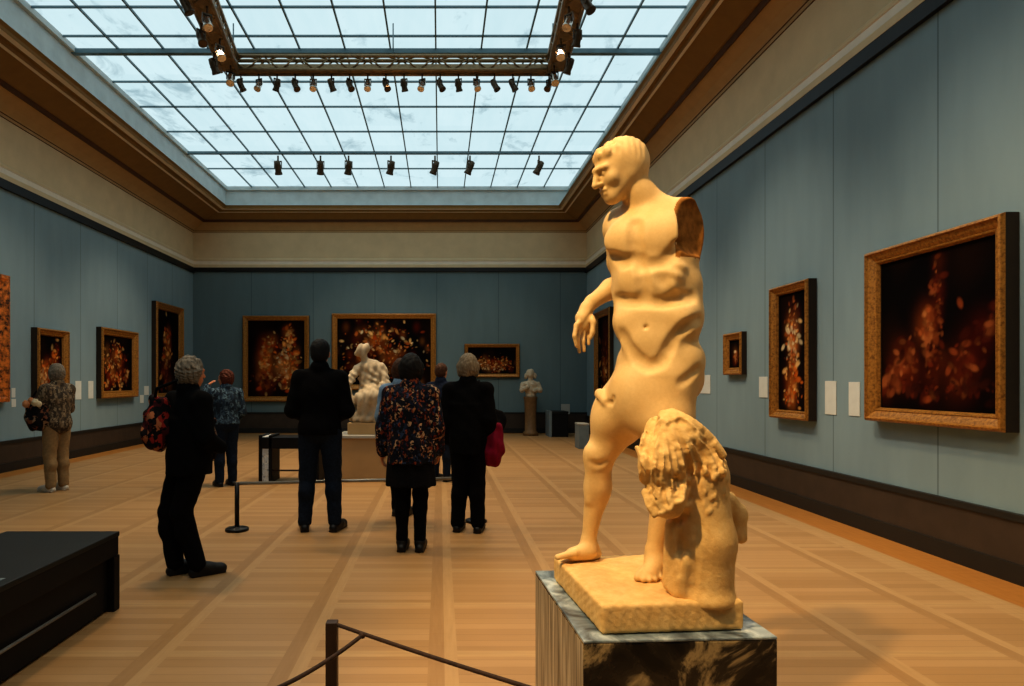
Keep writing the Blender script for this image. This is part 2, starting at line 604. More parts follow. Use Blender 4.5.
        idx = np.full(act.shape, -1, np.int64)
        idx[ii, jj, kk] = np.arange(len(ii))
        acc = np.zeros((len(ii), 3)); num = np.zeros(len(ii))
        for axis in range(3):
            for u in (0, 1):
                for w in (0, 1):
                    o = [0, 0, 0]
                    oth = [q for q in range(3) if q != axis]
                    o[oth[0]], o[oth[1]] = u, w
                    p0 = (ii + o[0], jj + o[1], kk + o[2])
                    e = [0, 0, 0]; e[axis] = 1
                    a = d[p0]; b = d[p0[0] + e[0], p0[1] + e[1], p0[2] + e[2]]
                    m = (a < 0) != (b < 0)
                    t = np.where(m, a / (a - b + 1e-12), 0)
                    pos = np.tile(np.array(o, float), (len(ii), 1))
                    pos[:, axis] += t
                    acc[m] += pos[m]; num[m] += 1
        vert = (acc / num[:, None] + np.stack([ii, jj, kk], 1)) * self.v + self.lo
        quads = []
        for axis in range(3):
            o1, o2 = (axis + 1) % 3, (axis + 2) % 3
            a = np.moveaxis(ins, (axis, o1, o2), (0, 1, 2))
            ix = np.moveaxis(idx, (axis, o1, o2), (0, 1, 2))
            s = a[:-1, 1:-1, 1:-1] != a[1:, 1:-1, 1:-1]
            p, q, r = np.nonzero(s)
            fw = a[p, q + 1, r + 1]
            f = np.stack([ix[p, q, r], ix[p, q + 1, r], ix[p, q + 1, r + 1], ix[p, q, r + 1]], 1)
            f[~fw] = f[~fw][:, ::-1]
            quads.append(f)
        quads = np.concatenate(quads)
        for _ in range(relax):   # light smoothing
            s = np.zeros_like(vert); c = np.zeros(len(vert))
            for a, b in ((0, 1), (1, 2), (2, 3), (3, 0)):
                for u, w in ((a, b), (b, a)):
                    for ax in range(3):
                        s[:, ax] += np.bincount(quads[:, u], vert[quads[:, w], ax], len(vert))
                    c += np.bincount(quads[:, u], minlength=len(vert))
            vert = vert * .5 + .5 * s / np.maximum(c, 1)[:, None]
        wv = vert
        vert = vert - np.array(origin)
        me = bpy.data.meshes.new(name)
        nv, nf = len(vert), len(quads)
        me.vertices.add(nv); me.vertices.foreach_set('co', vert.astype(np.float32).ravel())
        me.loops.add(nf * 4); me.loops.foreach_set('vertex_index', quads.astype(np.int32).ravel())
        me.polygons.add(nf); me.polygons.foreach_set('loop_start', np.arange(0, nf * 4, 4, dtype=np.int32))
        me.polygons.foreach_set('loop_total', np.full(nf, 4, np.int32))
        me.polygons.foreach_set('use_smooth', np.ones(nf, bool))
        o = link(name, me, mats, parent, loc, rz)
        if matfn is not None:
            cen = wv[quads].mean(1)
            me.polygons.foreach_set('material_index', matfn(cen).astype(np.int32))
        me.update(calc_edges=True)
        me.validate()
        return o


def Rz(a):
    c, s = math.cos(a), math.sin(a)
    return np.array([[c, -s, 0], [s, c, 0], [0, 0, 1.0]])


def Rx(a):
    c, s = math.cos(a), math.sin(a)
    return np.array([[1.0, 0, 0], [0, c, -s], [0, s, c]])


def Ry(a):
    c, s = math.cos(a), math.sin(a)
    return np.array([[c, 0, s], [0, 1.0, 0], [-s, 0, c]])


# ------------------------------------------------------------------ the room
GL, GR, GB, GZ = -5.82, 3.53, 17.67, 6.72       # laylight opening
LP = (1.09, .87, .5, .8)                           # cornice reach: left, right, back, front


def build_room():
    T = .3
    struct(MB().box((XL - T, YF - T, -.2), (XR + T, YB + T, 0)).build('floor', M['floor']))
    struct(MB().box((XL - T, YF - T, 0), (XL, YB + T, 7.2)).build('wall_left', M['wall_side']))
    struct(MB().box((XR, YF - T, 0), (XR + T, YB + T, 7.2)).build('wall_right', M['wall_side']))
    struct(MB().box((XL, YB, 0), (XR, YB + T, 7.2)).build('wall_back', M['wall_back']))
    struct(MB().box((XL, YF - T, 0), (XR, YF, 7.2)).build('wall_front', M['wall_back']))
    # skirting: tall dark board, lower black plinth, thin cap
    bd = .03
    for side in ('left', 'right', 'back', 'front'):
        h = .58 if side == 'back' else .49
        def seg(z0, z1, d, mi, mb):
            if side == 'left': mb.box((XL, YF, z0), (XL + d, YB, z1), 0, mi)
            if side == 'right': mb.box((XR - d, YF, z0), (XR, YB, z1), 0, mi)
            if side == 'back': mb.box((XL, YB - d, z0), (XR, YB, z1), 0, mi)
            if side == 'front': mb.box((XL, YF, z0), (XR, YF + d, z1), 0, mi)
        mb = MB()
        seg(0, .14, .05, 1, mb); seg(.14, h - .05, bd, 0, mb); seg(h - .05, h, .045, 1, mb)
        struct(mb.build('baseboard_' + side, [M['base'], M['base_low']]))
    # black picture rail
    n = 1
    for lo, hi in (((XL, YF, 4.46), (XL + .05, YB, 4.6)), ((XR - .05, YF, 4.46), (XR, YB, 4.6)),
                   ((XL, YB - .05, 4.49), (XR, YB, 4.6)), ((XL, YF, 4.46), (XR, YF + .05, 4.6))):
        struct(MB().box(lo, hi).build('trim_%d' % n, M['rail'])); n += 1
    # frieze and cornice: rings lofted round the room (cream 0, shade-tinted tan 1, fillet 2, groove 3)
    prof = [(.0, 4.6, 0), (.055, 4.6, 0), (.055, 4.67, 0), (.04, 4.69, 0), (.04, 4.77, 2), (.05, 4.78, 2), (.05, 4.82, 0), (.012, 4.86, 0),
            (.012, 5.57, 0), (.03, 5.575, 3), (.03, 5.62, 5), (.045, 5.63, 3), (.055, 5.65, 5), (.14, 5.73, 5), (.30, 5.84, 5), (.33, 5.83, 3), (.36, 5.90, 3),
            (.40, 5.90, 1), (.74, 6.06, 1), (.755, 6.04, 2), (.80, 6.05, 2), (.82, 6.11, 1), (.87, 6.12, 1), (.885, 6.10, 2), (.945, 6.12, 2), (.96, 6.17, 1), (1.0, 6.21, 1)]
    rings = []
    for i, (t, z, m) in enumerate(prof):
        small = t if i < 9 else None
        l, r, b, f = [(small if small is not None else t * w) for w in LP]
        rings.append((XL + l, XR - r, YF + f, YB - b, z, m))
    rings.append((GL, GR, YF + .85, GB, 6.24, 4))
    rings.append((GL, GR, YF + .85, GB, GZ - .03, 4))
    def loft(rs, name):
        bm = bmesh.new()
        vs = [[bm.verts.new((l, f, z)), bm.verts.new((r, f, z)), bm.verts.new((r, b, z)), bm.verts.new((l, b, z))] for l, r, f, b, z, m in rs]
        for i in range(len(vs) - 1):
            for j in range(4):
                fc = bm.faces.new([vs[i][j], vs[i + 1][j], vs[i + 1][(j + 1) % 4], vs[i][(j + 1) % 4]])
                fc.material_index = rs[i + 1][5]
        me = bpy.data.meshes.new(name)
        bm.to_mesh(me); bm.free()
        return struct(link(name, me, [M['cream'], M['cornice'], M['fillet'], M['groove'], M['curb'], M['cove']]))
    loft(rings[:9], 'trim_5')
    loft(rings[8:], 'ceiling')
    # laylight
    w = struct(MB().box((GL, YF + .85, GZ), (GR, GB, GZ + .03)).build('window_1', M['glass']))
    nb = 13
    step = (GR - GL) / nb
    x0 = MB().box((-.012, YF + .85, GZ - .035), (.012, GB, GZ)).build('glazing_bar', M['steel'], w, (GL, 0, 0))
    for i in range(1, nb + 1):
        c = x0.copy(); COL.objects.link(c); c.parent = w; c.location = (GL + step * i, 0, 0)
    ys = [16.1, 13.72, 12.48, 11.44, 9.93, 9.16, 8.0, 6.9, 5.9, 4.6, 3.5, 2.4, 1.3, .2, -1, -2]
    y0 = None
    for yy in ys:
        if y0 is None:
            y0 = MB().box((GL, -.012, GZ - .03), (GR, .012, GZ)).build('glazing_bar', M['steel'], w, (0, yy, 0))
        else:
            c = y0.copy(); COL.objects.link(c); c.parent = w; c.location = (0, yy, 0)
    b0 = None
    for yy, s in ((14.87, .6), (10.3, .8), (5.25, 1), (.7, 1)):
        if b0 is None or s == 1 and b0.name == 'thin':
            pass
        hb = .03 * s + .02
        struct(MB().box((GL, -hb, -.10 * s), (GR, hb, 0), .008).build('beam', M['steel'], w, (0, yy, GZ - .03)))
    # edge frame round the glass
    for lo, hi in (((GL, YF + .85, GZ - .09), (GL + .06, GB, GZ)), ((GR - .06, YF + .85, GZ - .09), (GR, GB, GZ)), ((GL, GB - .07, GZ - .1), (GR, GB, GZ))):
        MB().box(lo, hi).build('edge_frame', M['curb'], w)


# ------------------------------------------------------------------ paintings
def canvas_mesh(w, h, seed, clusters, base=(8, 5, 4)):
    r = np.random.default_rng(seed)
    nx = int(min(190, max(50, w * 100))); nz = int(min(190, max(50, h * 100)))
    u, v = np.meshgrid(np.linspace(0, 1, nx), np.linspace(0, 1, nz), indexing='ij')
    col = np.ones((nx, nz, 3)) * np.array(lin(base)[:3])
    asp = w / h
    col += (np.array(lin((46, 26, 16))[:3]) - .004) * (np.clip(np.sin(7 * u * asp + 3 * v + seed) * np.sin(5 * v - 4 * u + seed), 0, 1) * .35)[..., None]
    for (cu, cv, su, sv, n, size, cols) in clusters:
        for _ in range(max(4, n // 6)):
            a, b = r.normal(cu, su * .8), r.normal(cv, sv * .8)
            s = size * r.uniform(1.2, 2.4)
            g = np.exp(-((((u - a) * asp) / (s * .7)) ** 2 + ((v - b) / s) ** 2)) * .26
            c = np.array(lin(cols[r.integers(len(cols))])[:3]) * np.array([.42, .26, .16])
            col = col * (1 - g[..., None]) + c * g[..., None]
        for _ in range(n):
            a, b = r.normal(cu, su), r.normal(cv, sv)
            if not (.02 < a < .98 and .02 < b < .98):
                continue
            s = size * (r.uniform(.55, 1.15) if _ < n * .35 else r.uniform(.25, .65))
            th = r.uniform(0, math.pi)
            du, dv = (u - a) * asp, v - b
            p, q = du * math.cos(th) + dv * math.sin(th), -du * math.sin(th) + dv * math.cos(th)
            g = np.clip(2.4 * np.exp(-((p / s) ** 2 + (q / (s * .55)) ** 2)) - .5, 0, 1) * r.uniform(.3, 1)
            c = np.array(lin(cols[r.integers(len(cols))])[:3]) * r.uniform(.25, 1.0)
            sh = 1 - .45 * np.clip(p / s, 0, 1)
            col = col * (1 - g[..., None]) + c * (g * sh)[..., None] + 0
    nvt = nx * nz
    vert = np.stack([(u - .5) * w, np.zeros_like(u), v * h], -1).reshape(-1, 3)
    i, j = np.meshgrid(np.arange(nx - 1), np.arange(nz - 1), indexing='ij')
    a = (i * nz + j).ravel()
    q = np.stack([a, a + nz, a + nz + 1, a + 1], 1)
    me = bpy.data.meshes.new('canvas')
    me.from_pydata(vert.tolist(), [], q.tolist())
    at = me.color_attributes.new('paint', 'FLOAT_COLOR', 'POINT')
    at.data.foreach_set('color', np.concatenate([col.reshape(-1, 3), np.ones((nvt, 1))], 1).astype(np.float32).ravel())
    return me


OR = [(238, 120, 40), (246, 168, 84), (196, 76, 22), (244, 190, 116)]
RD = [(112, 42, 20), (140, 66, 32), (84, 30, 14), (160, 88, 46)]
CR = [(246, 196, 128), (236, 150, 76), (206, 104, 44), (250, 222, 170)]


def painting(wall, a0, a1, z0, z1, label, seed, clusters, fw=.14, depth=.11, orn=False, group=None):
    if wall != 'back':
        X_ = abs(XL) if wall == 'left' else XR
        s_ = (X_ - depth) / X_
        if wall == 'left': a1 *= s_
        else: a0 *= s_
        z0, z1 = CAM_Z + (z0 - CAM_Z) * s_, CAM_Z + (z1 - CAM_Z) * s_
    w, h = abs(a1 - a0), z1 - z0
    mid = (a0 + a1) / 2
    g = .004
    if wall == 'left': loc, rz = (XL + g, mid, z0), math.pi / 2
    elif wall == 'right': loc, rz = (XR - g, mid, z0), -math.pi / 2
    else: loc, rz = (mid, YB - g, z0), 0
    root = empty('painting', loc, rz, label, 'painting', group)
    # frame rings: (inset, depth, material of the band that ends here)
    pr = [(0, 0, 1), (0, depth * .75, 1), (.012, depth * .95, 0), (fw * .22, depth, 0), (fw * .32, depth * .82, 0), (fw * .55, depth * .72, 0),
          (fw * .75, depth * .55, 0), (fw * .8, depth * .6, 0), (fw * .88, depth * .58, 0), (fw, depth * .35, 0), (fw, depth * .2, 1)]
    bm = bmesh.new()
    vs = []
    for ins, d, m in pr:
        vs.append([bm.verts.new(c) for c in ((-w / 2 + ins, -d, ins), (w / 2 - ins, -d, ins), (w / 2 - ins, -d, h - ins), (-w / 2 + ins, -d, h - ins))])
    for i in range(len(vs) - 1):
        for j in range(4):
            f = bm.faces.new([vs[i][j], vs[i][(j + 1) % 4], vs[i + 1][(j + 1) % 4], vs[i + 1][j]])
            f.material_index = pr[i + 1][2]
    bmesh.ops.recalc_face_normals(bm, faces=bm.faces)
    me = bpy.data.meshes.new('frame'); bm.to_mesh(me); bm.free()
    link('frame', me, [M['gold_orn' if orn else 'gold'], M['frame_side']], root)
    cw, chh = w - 2 * fw + .01, h - 2 * fw + .01
    link('canvas', canvas_mesh(cw, chh, seed, clusters), M['paint'], root, (0, -depth * .25, fw - .005))
    return root


def build_paintings():
    # right wall
    painting('right', 6.285, 4.584, 1.05, 2.66, 'large wide gilt framed dark painting of dim red figures nearest on the right wall', 3, [
        (.53, .66, .025, .17, 70, .035, RD), (.43, .52, .028, .07, 40, .05, [(200, 124, 66), (176, 90, 42)]), (.47, .3, .035, .14, 40, .05, RD),
        (.15, .26, .08, .1, 50, .06, RD), (.27, .33, .04, .1, 30, .05, RD), (.74, .26, .06, .1, 60, .06, RD), (.9, .47, .04, .06, 16, .06, RD), (.6, .14, .25, .04, 40, .04, [(70, 28, 14)])],
          .125, .13)
    painting('right', 8.1, 7.05, .98, 2.58, 'tall narrow gilt framed dark painting with a column of pale dabs on the right wall', 4, [
        (.5, .8, .08, .1, 26, .035, RD), (.45, .55, .1, .14, 100, .04, CR), (.45, .25, .13, .14, 70, .04, OR), (.4, .1, .2, .05, 26, .03, OR)], .1, .12)
    painting('right', 9.41, 8.66, 1.52, 2.11, 'smallest gilt framed painting, alone on the right wall behind the marble statue', 5, [
        (.5, .45, .06, .14, 26, .09, CR), (.5, .3, .16, .1, 14, .08, RD)], .1, .09)
    painting('right', 17.3, 15.3, 1.05, 3.25, 'tall painting at the far end of the right wall, half hidden behind the statue', 6, [
        (.6, .5, .2, .22, 90, .06, RD), (.5, .3, .16, .14, 40, .05, OR)], .16, .12)
    # back wall
    painting('back', -5.47, -3.63, .88, 3.26, 'upright gilt framed painting of orange figures at the left of the back wall', 7, [
        (.3, .45, .05, .16, 110, .055, OR), (.42, .72, .05, .06, 30, .04, OR), (.72, .45, .1, .2, 150, .042, OR), (.6, .42, .05, .12, 40, .04, CR), (.4, .2, .16, .06, 50, .05, RD), (.72, .8, .05, .07, 30, .04, OR)], .14, .12)
    painting('back', -3.0, -.11, 1.2, 3.32, 'widest gilt framed painting, of scattered pale dabs, in the middle of the back wall', 8, [
        (.5, .55, .28, .26, 170, .035, OR), (.3, .5, .1, .2, 60, .05, CR), (.7, .4, .16, .2, 80, .035, CR), (.42, .72, .05, .08, 26, .05, OR)], .15, .12)
    painting('back', .68, 2.21, 1.55, 2.48, 'small wide gilt framed painting at the right of the back wall', 9, [
        (.5, .4, .26, .14, 140, .06, OR), (.5, .25, .28, .08, 60, .06, CR)], .1, .1)
    # left wall
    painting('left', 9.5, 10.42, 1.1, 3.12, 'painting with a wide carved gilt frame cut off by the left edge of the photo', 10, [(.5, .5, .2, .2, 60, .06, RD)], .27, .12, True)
    painting('left', 10.93, 12.1, 1.1, 2.36, 'gilt framed dark painting of orange dabs on the left wall behind the man holding flowers', 11, [
        (.4, .4, .2, .12, 60, .055, OR), (.75, .6, .1, .16, 40, .06, OR), (.3, .25, .12, .1, 30, .06, CR)], .12, .14)
    painting('left', 13.0, 14.86, 1.08, 2.55, 'squarish gilt framed painting of a golden crowd, third along the left wall', 12, [
        (.5, .65, .12, .12, 60, .05, OR), (.25, .4, .1, .18, 50, .05, OR), (.5, .25, .2, .1, 70, .055, OR), (.75, .4, .08, .16, 40, .05, RD)], .15, .14)
    painting('left', 15.5, 17.5, .97, 3.4, 'tall gilt framed painting at the far end of the left wall', 13, [
        (.45, .5, .1, .16, 60, .045, OR), (.4, .25, .16, .1, 50, .05, RD), (.5, .7, .06, .06, 16, .04, OR)], .17, .14)

    def card(wall, px0, px1, py0, py1, label):
        xw = XL if wall == 'left' else XR
        y0, y1 = F * xw / (px0 - VX), F * xw / (px1 - VX)
        ym = (y0 + y1) / 2
        za, zb = CAM_Z - (py1 - VY) * ym / F, CAM_Z - (py0 - VY) * ym / F
        w, h = abs(y1 - y0), zb - za
        o = MB().box((-w / 2, -.008, 0), (w / 2, -.001, h), .002).build('wall_label', M['card'], None, (xw, ym, za), math.pi / 2 if wall == 'left' else -math.pi / 2)
        tag(o, label, 'label', 'white caption cards on the walls')
    card('right', 700.6, 710.6, 375, 393.5, 'white caption card beside the marble statue hip, left of the smallest painting')
    card('right', 759.6, 768, 376.7, 397.5, 'white caption card between the smallest painting and the tall narrow one')
    card('right', 825.7, 836.7, 381, 414.5, 'tall white caption card just right of the tall narrow painting')
    card('right', 849.4, 860.4, 382, 416, 'tall white caption card just left of the large wide painting')
    card('left', 11.2, 15, 388, 397.5, 'upper small white caption card right of the carved gilt frame at the left edge')
    card('left', 11.2, 15.5, 399, 407, 'lower small white caption card right of the carved gilt frame at the left edge')
    card('left', 75, 81, 381, 399.5, 'white caption card beside the man holding flowers, left one of a pair')
    card('left', 88, 93, 381, 398.5, 'white caption card just left of the squarish gilt painting, right one of a pair')
    card('left', 139.8, 143.4, 395, 403, 'lower white caption card just right of the squarish gilt painting')
    card('left', 144, 148.5, 386, 395, 'upper white caption card left of the tall painting at the far left')


# ------------------------------------------------------------------ lamps and truss
def spot_proto(big=True):
    """a lamp hanging down from its own top point"""
    root = empty('spotlight', (0, 0, 0))
    MB().tube([(0, 0, 0), (0, 0, -.07)], .012, 8).box((-.05, -.008, -.085), (.05, .008, -.07)).box((-.052, -.01, -.17), (-.044, .01, -.07)).box((.044, -.01, -.17), (.052, .01, -.07)).build('yoke', M['lampblack'], root)
    h = MB().lathe([(.02, .09), (.036, .08), (.042, .03), (.042, -.05), (.05, -.07), (.05, -.09), (.044, -.09)]).build('housing', M['lampblack'], root, (0, 0, -.16))
    h.rotation_euler = (.5, 0, 0)
    MB().lathe([(.001, -.086), (.043, -.088), (.043, -.084), (.001, -.082)]).build('lens', M['lens'], h)
    return root


ORD = ['first', 'second', 'third', 'fourth', 'fifth', 'sixth', 'seventh', 'eighth', 'ninth', 'tenth', 'eleventh', 'twelfth', 'thirteenth', 'fourteenth', 'fifteenth', 'sixteenth', 'seventeenth', 'eighteenth']


def build_truss():
    zt = 5.95
    A, B = np.array([-3.07, 9.5, zt]), np.array([1.70, 9.5, zt])
    A2, B2 = np.array([-2.55, 5.4, zt]), np.array([1.47, 5.4, zt])
    root = empty('lighting_truss', (-.7, 9.5, zt), 0, 'bronze lighting truss hung in a U under the glass ceiling', 'lighting truss')
    off = np.array([-.7, 9.5, zt])

    def rail(name, a, b, w=.24):
        mb = MB()
        a, b = a - off, b - off
        d = (b - a) / np.linalg.norm(b - a)
        s = np.array([-d[1], d[0], 0])
        L = np.linalg.norm(b - a)
        rails = []
        for q, zz in ((-w / 2, 0), (w / 2, 0), (-w / 2, .2), (w / 2, .2)):
            o = s * q + np.array([0, 0, zz])
            mb.tube([a + o, b + o], .028, 8)
            rails.append(o)
        n = int(L / .24)
        for i in range(n):
            p, q = a + d * (i * L / n), a + d * ((i + 1) * L / n)
            e = i % 2
            for (u, v) in ((0, 1), (0, 2), (1, 3), (2, 3)):
                mb.tube([p + rails[u if e else v], q + rails[v if e else u]], .011, 6)
        m_ = (a + b) / 2
        rt = Matrix.Rotation(math.atan2(d[1], d[0]), 3, 'Z')
        hw_ = w * .42
        mb.box(m_ - [L / 2, hw_, .0], m_ + [L / 2, hw_, .09], .006, 0, rt)
        if w > .2:
            zq = np.array([0, 0, .1])
            for q in (-w * .32, w * .32):
                for i in range(int(L / .5)):
                    p = a + d * (i * .5 + .05) + s * q
                    mb.tube([p + zq, p + d * .42 + zq], .05, 6)
        return mb.build(name, M['truss'], root)
    rail('rear_rail', A, B, .14)
    rail('side_rail', A, A2)
    rail('side_rail', B, B2)
    for p in (A + [.05, 0, .2], (A + B) / 2 + [0, 0, .2], B + [-.05, 0, .2], A2 + [0, .3, .2], B2 + [0, .3, .2]):
        q = p - off
        MB().tube([q, (q[0], q[1], GZ - zt - .06)], .01, 6).build('hanger', M['steel'], root)
    proto = spot_proto()
    used = [False]

    def put(loc, rz, label, group, sc=1.0, lean=0, bright=False):
        o = proto if not used[0] else copy_tree(proto)
        used[0] = True
        o.location = [float(v) for v in loc]
        o.rotation_euler = (lean, 0, rz)
        o.scale = (sc, sc, sc)
        tag(o, label, 'spotlight', group)
        if bright:
            for ch in o.children:
                if ch.name.startswith('housing'):
                    ch.data = ch.data.copy(); ch.data.materials[0] = M['silver']
    n = 18
    for i in range(n):
        t = (i + .6) / n
        p = A + (B - A) * t + [0, 0, -.03]
        put(p, math.pi + random.uniform(-.6, .6) if i % 3 == 1 else random.uniform(-2.5, 2.5), '%s spotlight from the left under the rear bar of the lighting truss' % ORD[i], 'spotlights under the rear bar of the truss', 1.0, 0, i % 3 == 1)
    for s, (p0, p1) in (('left', (A, A2)), ('right', (B, B2))):
        for i in range(11):
            t = (i + .7) / 11.3
            side = -.1 if s == 'left' else .1
            p = p0 + (p1 - p0) * t + [side * (1 if i % 2 else -.6), 0, -.03]
            put(p, math.pi + random.uniform(-.9, .9) if i % 2 == 0 else random.uniform(-2.5, 2.5), '%s spotlight from the rear corner along the %s arm of the truss' % (ORD[i], s), 'spotlights along the %s arm of the truss' % s, 1.15, 0, i % 2 == 0)
    # pendant lamps on the far beam
    for i, (px, py) in enumerate(((278, 160), (320.5, 159), (348.6, 159), (391, 155), (435, 159), (470, 160), (539, 161))):
        X = (px - VX) * 14.87 / F
        put((X, 14.87, GZ - .125), .2 * i, '%s pendant spotlight from the left on the far ceiling beam' % ORD[i], 'pendant spotlights on the far ceiling beam', 1.7)


# ------------------------------------------------------------------ the foreground statue
def build_statue():
    # pedestal
    c0 = np.array([.46, 2.083]); w, dpt, ang = .64, .78, math.radians(3.0)
    ex, ey = np.array([math.cos(ang), math.sin(ang)]), np.array([-math.sin(ang), math.cos(ang)])
    cen = c0 + ex * w / 2 + ey * dpt / 2
    ped = empty('pedestal', (cen[0], cen[1], 0), ang, 'veined dark marble block pedestal under the foreground statue', 'pedestal')
    bm = bmesh.new()
    bmesh.ops.create_cube(bm, size=1)
    for v in bm.verts:
        v.co = Vector((v.co.x * w, v.co.y * dpt, (v.co.z + .5) * .581))
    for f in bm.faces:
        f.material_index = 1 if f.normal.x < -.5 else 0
    bmesh.ops.bevel(bm, geom=list(bm.edges), offset=.006, segments=2, profile=.6, affect='EDGES')
    me = bpy.data.meshes.new('block'); bm.to_mesh(me); bm.free()
    link('block', me, [M['dark_marble'], M['streak_marble']], ped)
    MB().box((-w / 2, -dpt / 2, .581), (w / 2, dpt / 2, .59), .003).build('top_slab', M['top_marble'], ped)

    # plinth
    a0 = np.array([.528, 2.125]); pa = math.radians(5.0)
    pw, pd = .49, .60
    ex, ey = np.array([math.cos(pa), math.sin(pa)]), np.array([-math.sin(pa), math.cos(pa)])
    pc = a0 + ex * pw / 2 + ey * pd / 2
    root = empty('marble_statue', (pc[0], pc[1], .59), 0, 'warm lit marble statue of a nude man missing an arm beside a lion skin stump', 'statue')
    org = np.array([pc[0], pc[1], .59])
    f = Field((.44, 2.04, .585), (1.08, 2.82, .72), .0048)
    f.box((pc[0], pc[1], .6415), (pw / 2, pd / 2, .049), Rz(pa), .012)
    f.warp(lambda x, y, z: .0009 * np.sin(31 * x + 17 * y + 40 * z) * np.sin(47 * y - 29 * x) + .0012 * np.sin(160 * x + 90 * z) * np.sin(140 * y + 120 * z))
    f.mesh('plinth', M['marble_rough'], root, origin=org, relax=1)

    # ---- the figure
    v = .0048
    f = Field((.44, 2.18, .665), (1.10, 2.93, 2.40), v)
    a = math.radians(30)
    Fd = np.array([-math.sin(a), -math.cos(a), 0]); Ld = np.array([math.cos(a), -math.sin(a), 0]); Ud = np.array([0, 0, 1.0])
    R = np.stack([Ld, -Fd, Ud], 1)          # columns: his left, back, up

    def T(px, py, l=0, fr=0, dz=0, Y=2.5):
        return P(px, py, Y) + Ld * l + Fd * fr + Ud * dz
    # trunk
    f.ell(T(653, 252), (.170, .116, .175), R, .03)
    f.ell(T(650, 226), (.165, .085, .07), R, .05)
    f.ell(T(657, 312), (.160, .108, .15), R, .05)
    f.ell(T(660, 360), (.160, .118, .115), R, .05)
    f.ell(T(664, 378, .05, -.075), (.085, .08, .1), R, .05)
    f.ell(T(658, 378, -.07, -.07), (.085, .08, .1), R, .05)
    # back
    f.ell(T(653, 245, .08, -.07), (.075, .05, .11), R, .04)
    f.ell(T(653, 245, -.08, -.07), (.075, .05, .11), R, .04)
    # pectorals
    f.ell(T(656, 287), (.166, .112, .11), R, .05)
    f.ell(T(651, 241, .070, .082), (.088, .034, .062), R, .045)
    f.ell(T(651, 241, -.078, .080), (.080, .034, .062), R, .045)
    # upper belly, lower belly, flanks
    f.ell(T(655, 279, 0, .082), (.105, .036, .06), R, .05)
    f.ell(T(657, 322, -.005, .082), (.12, .036, .065), R, .05)
    f.ell(T(656, 344, -.01, .086), (.095, .032, .05), R, .05)
    f.ell(T(658, 322, .105, .03), (.05, .07, .065), R, .06)
    f.ell(T(660, 324, -.108, .03), (.05, .07, .06), R, .05)
    # serratus
    for q, (px, py) in enumerate(((681, 266), (676, 275), (671, 284))):
        h = f.ray(px, py)
        if h is not None:
            f.ell(h + np.array([0, .010, 0]), (.020, .016, .010), Ry(.6), .022)
    # neck
    f.chain([P(650, 214, 2.5), P(640, 195, 2.5), P(630, 180, 2.5)], [.064, .054, .056], .03)
    f.cap(P(648, 201, 2.52), P(678, 214, 2.46), .040, .048, .045)      # trapezius, his left
    f.cap(P(642, 206, 2.52), P(618, 219, 2.58), .038, .038, .04)
    # left shoulder stump
    f.ell(T(653, 224, .122, -.018), (.066, .078, .085), R, .035)
    f.ell(T(653, 240, .14, -.01), (.05, .07, .08), R, .03)
    # right shoulder and arm
    f.ell(P(617, 226, 2.60), (.046, .052, .058), R, .035)
    f.chain([P(616, 230, 2.61), P(619, 262, 2.70), P(624, 284, 2.73)], [.05, .045, .038], .025)
    f.chain([P(624, 284, 2.73), P(611, 289, 2.71), P(592, 302, 2.68), P(587, 308, 2.67)], [.04, .043, .028, .026], .015)
    # right hand: palm, four curled fingers, thumb
    f.chain([P(587, 308, 2.67), P(583, 318, 2.66)], [.027, .031], .012)
    f.ell(P(583, 321, 2.66), (.026, .03, .04), Ry(-.25), .012)
    knu = [(576.5, 325, 2.63), (580, 328, 2.645), (584, 328, 2.66), (588, 326, 2.675)]
    mid = [(574.5, 336, 2.62), (577.5, 340, 2.635), (583, 341, 2.65), (588.5, 336, 2.665)]
    tip = [(576.5, 346, 2.625), (579.5, 352, 2.64), (584, 351, 2.65), (588.5, 344, 2.66)]
    for i in range(4):
        base = P(583, 318, 2.66)
        f.chain([base, P(*knu[i]), P(*mid[i]), P(*tip[i])], [.012, .0105, .0095, .0078], .006)
    f.chain([P(589, 312, 2.65), P(593.5, 322, 2.635), P(592.5, 332, 2.63), P(590.5, 338, 2.63)], [.014, .012, .0105, .008], .006)
    # right leg (steps to the left)
    hip, kn, an = P(646, 378, 2.57), P(600, 455, 2.62), P(588.5, 541, 2.66)
    f.chain([hip, P(622, 415, 2.6), kn], [.118, .098, .058], .04)
    f.ell(P(614, 408, 2.58), (.07, .08, .12), Ry(.5), .05)
    f.ell(P(631, 425, 2.66), (.05, .06, .09), Ry(.5), .04)
    f.chain([kn, P(597, 487, 2.64), an], [.052, .048, .027], .025)
    f.ell(P(599, 484, 2.67), (.04, .048, .095), None, .04)
    f.ell(P(595, 456, 2.60), (.034, .03, .045), None, .035)
    f.cap(P(590.5, 452, 2.6), P(589.5, 500, 2.62), .02, .016, .025)
    # right foot
    f.chain([an, P(588, 550, 2.65), P(572, 553.5, 2.63)], [.03, .033, .022], .018)
    f.cap(P(592, 554, 2.68), P(572, 555, 2.63), .026, .02, .02)
    f.cap(P(596.5, 553, 2.69), P(593, 545, 2.67), .022, .022, .015)
    for i, (px, py, Y, r) in enumerate(((557.5, 557.2, 2.60, .0125), (559.5, 556, 2.63, .0095), (562, 555, 2.65, .009), (565, 554, 2.665, .0085), (568.5, 553.5, 2.68, .0085))):
        f.cap(P(575, 553, Y + .01), P(px, py, Y), .016, r, .006)
    # left leg (straight, behind the lion head)
    hip, kn, an = P(668, 380, 2.46), P(668, 463, 2.43), P(654.5, 551, 2.45)
    f.chain([hip, P(667, 420, 2.44), kn], [.112, .090, .058], .04)
    f.ell(P(646, 405, 2.47), (.10, .07, .11), None, .07)
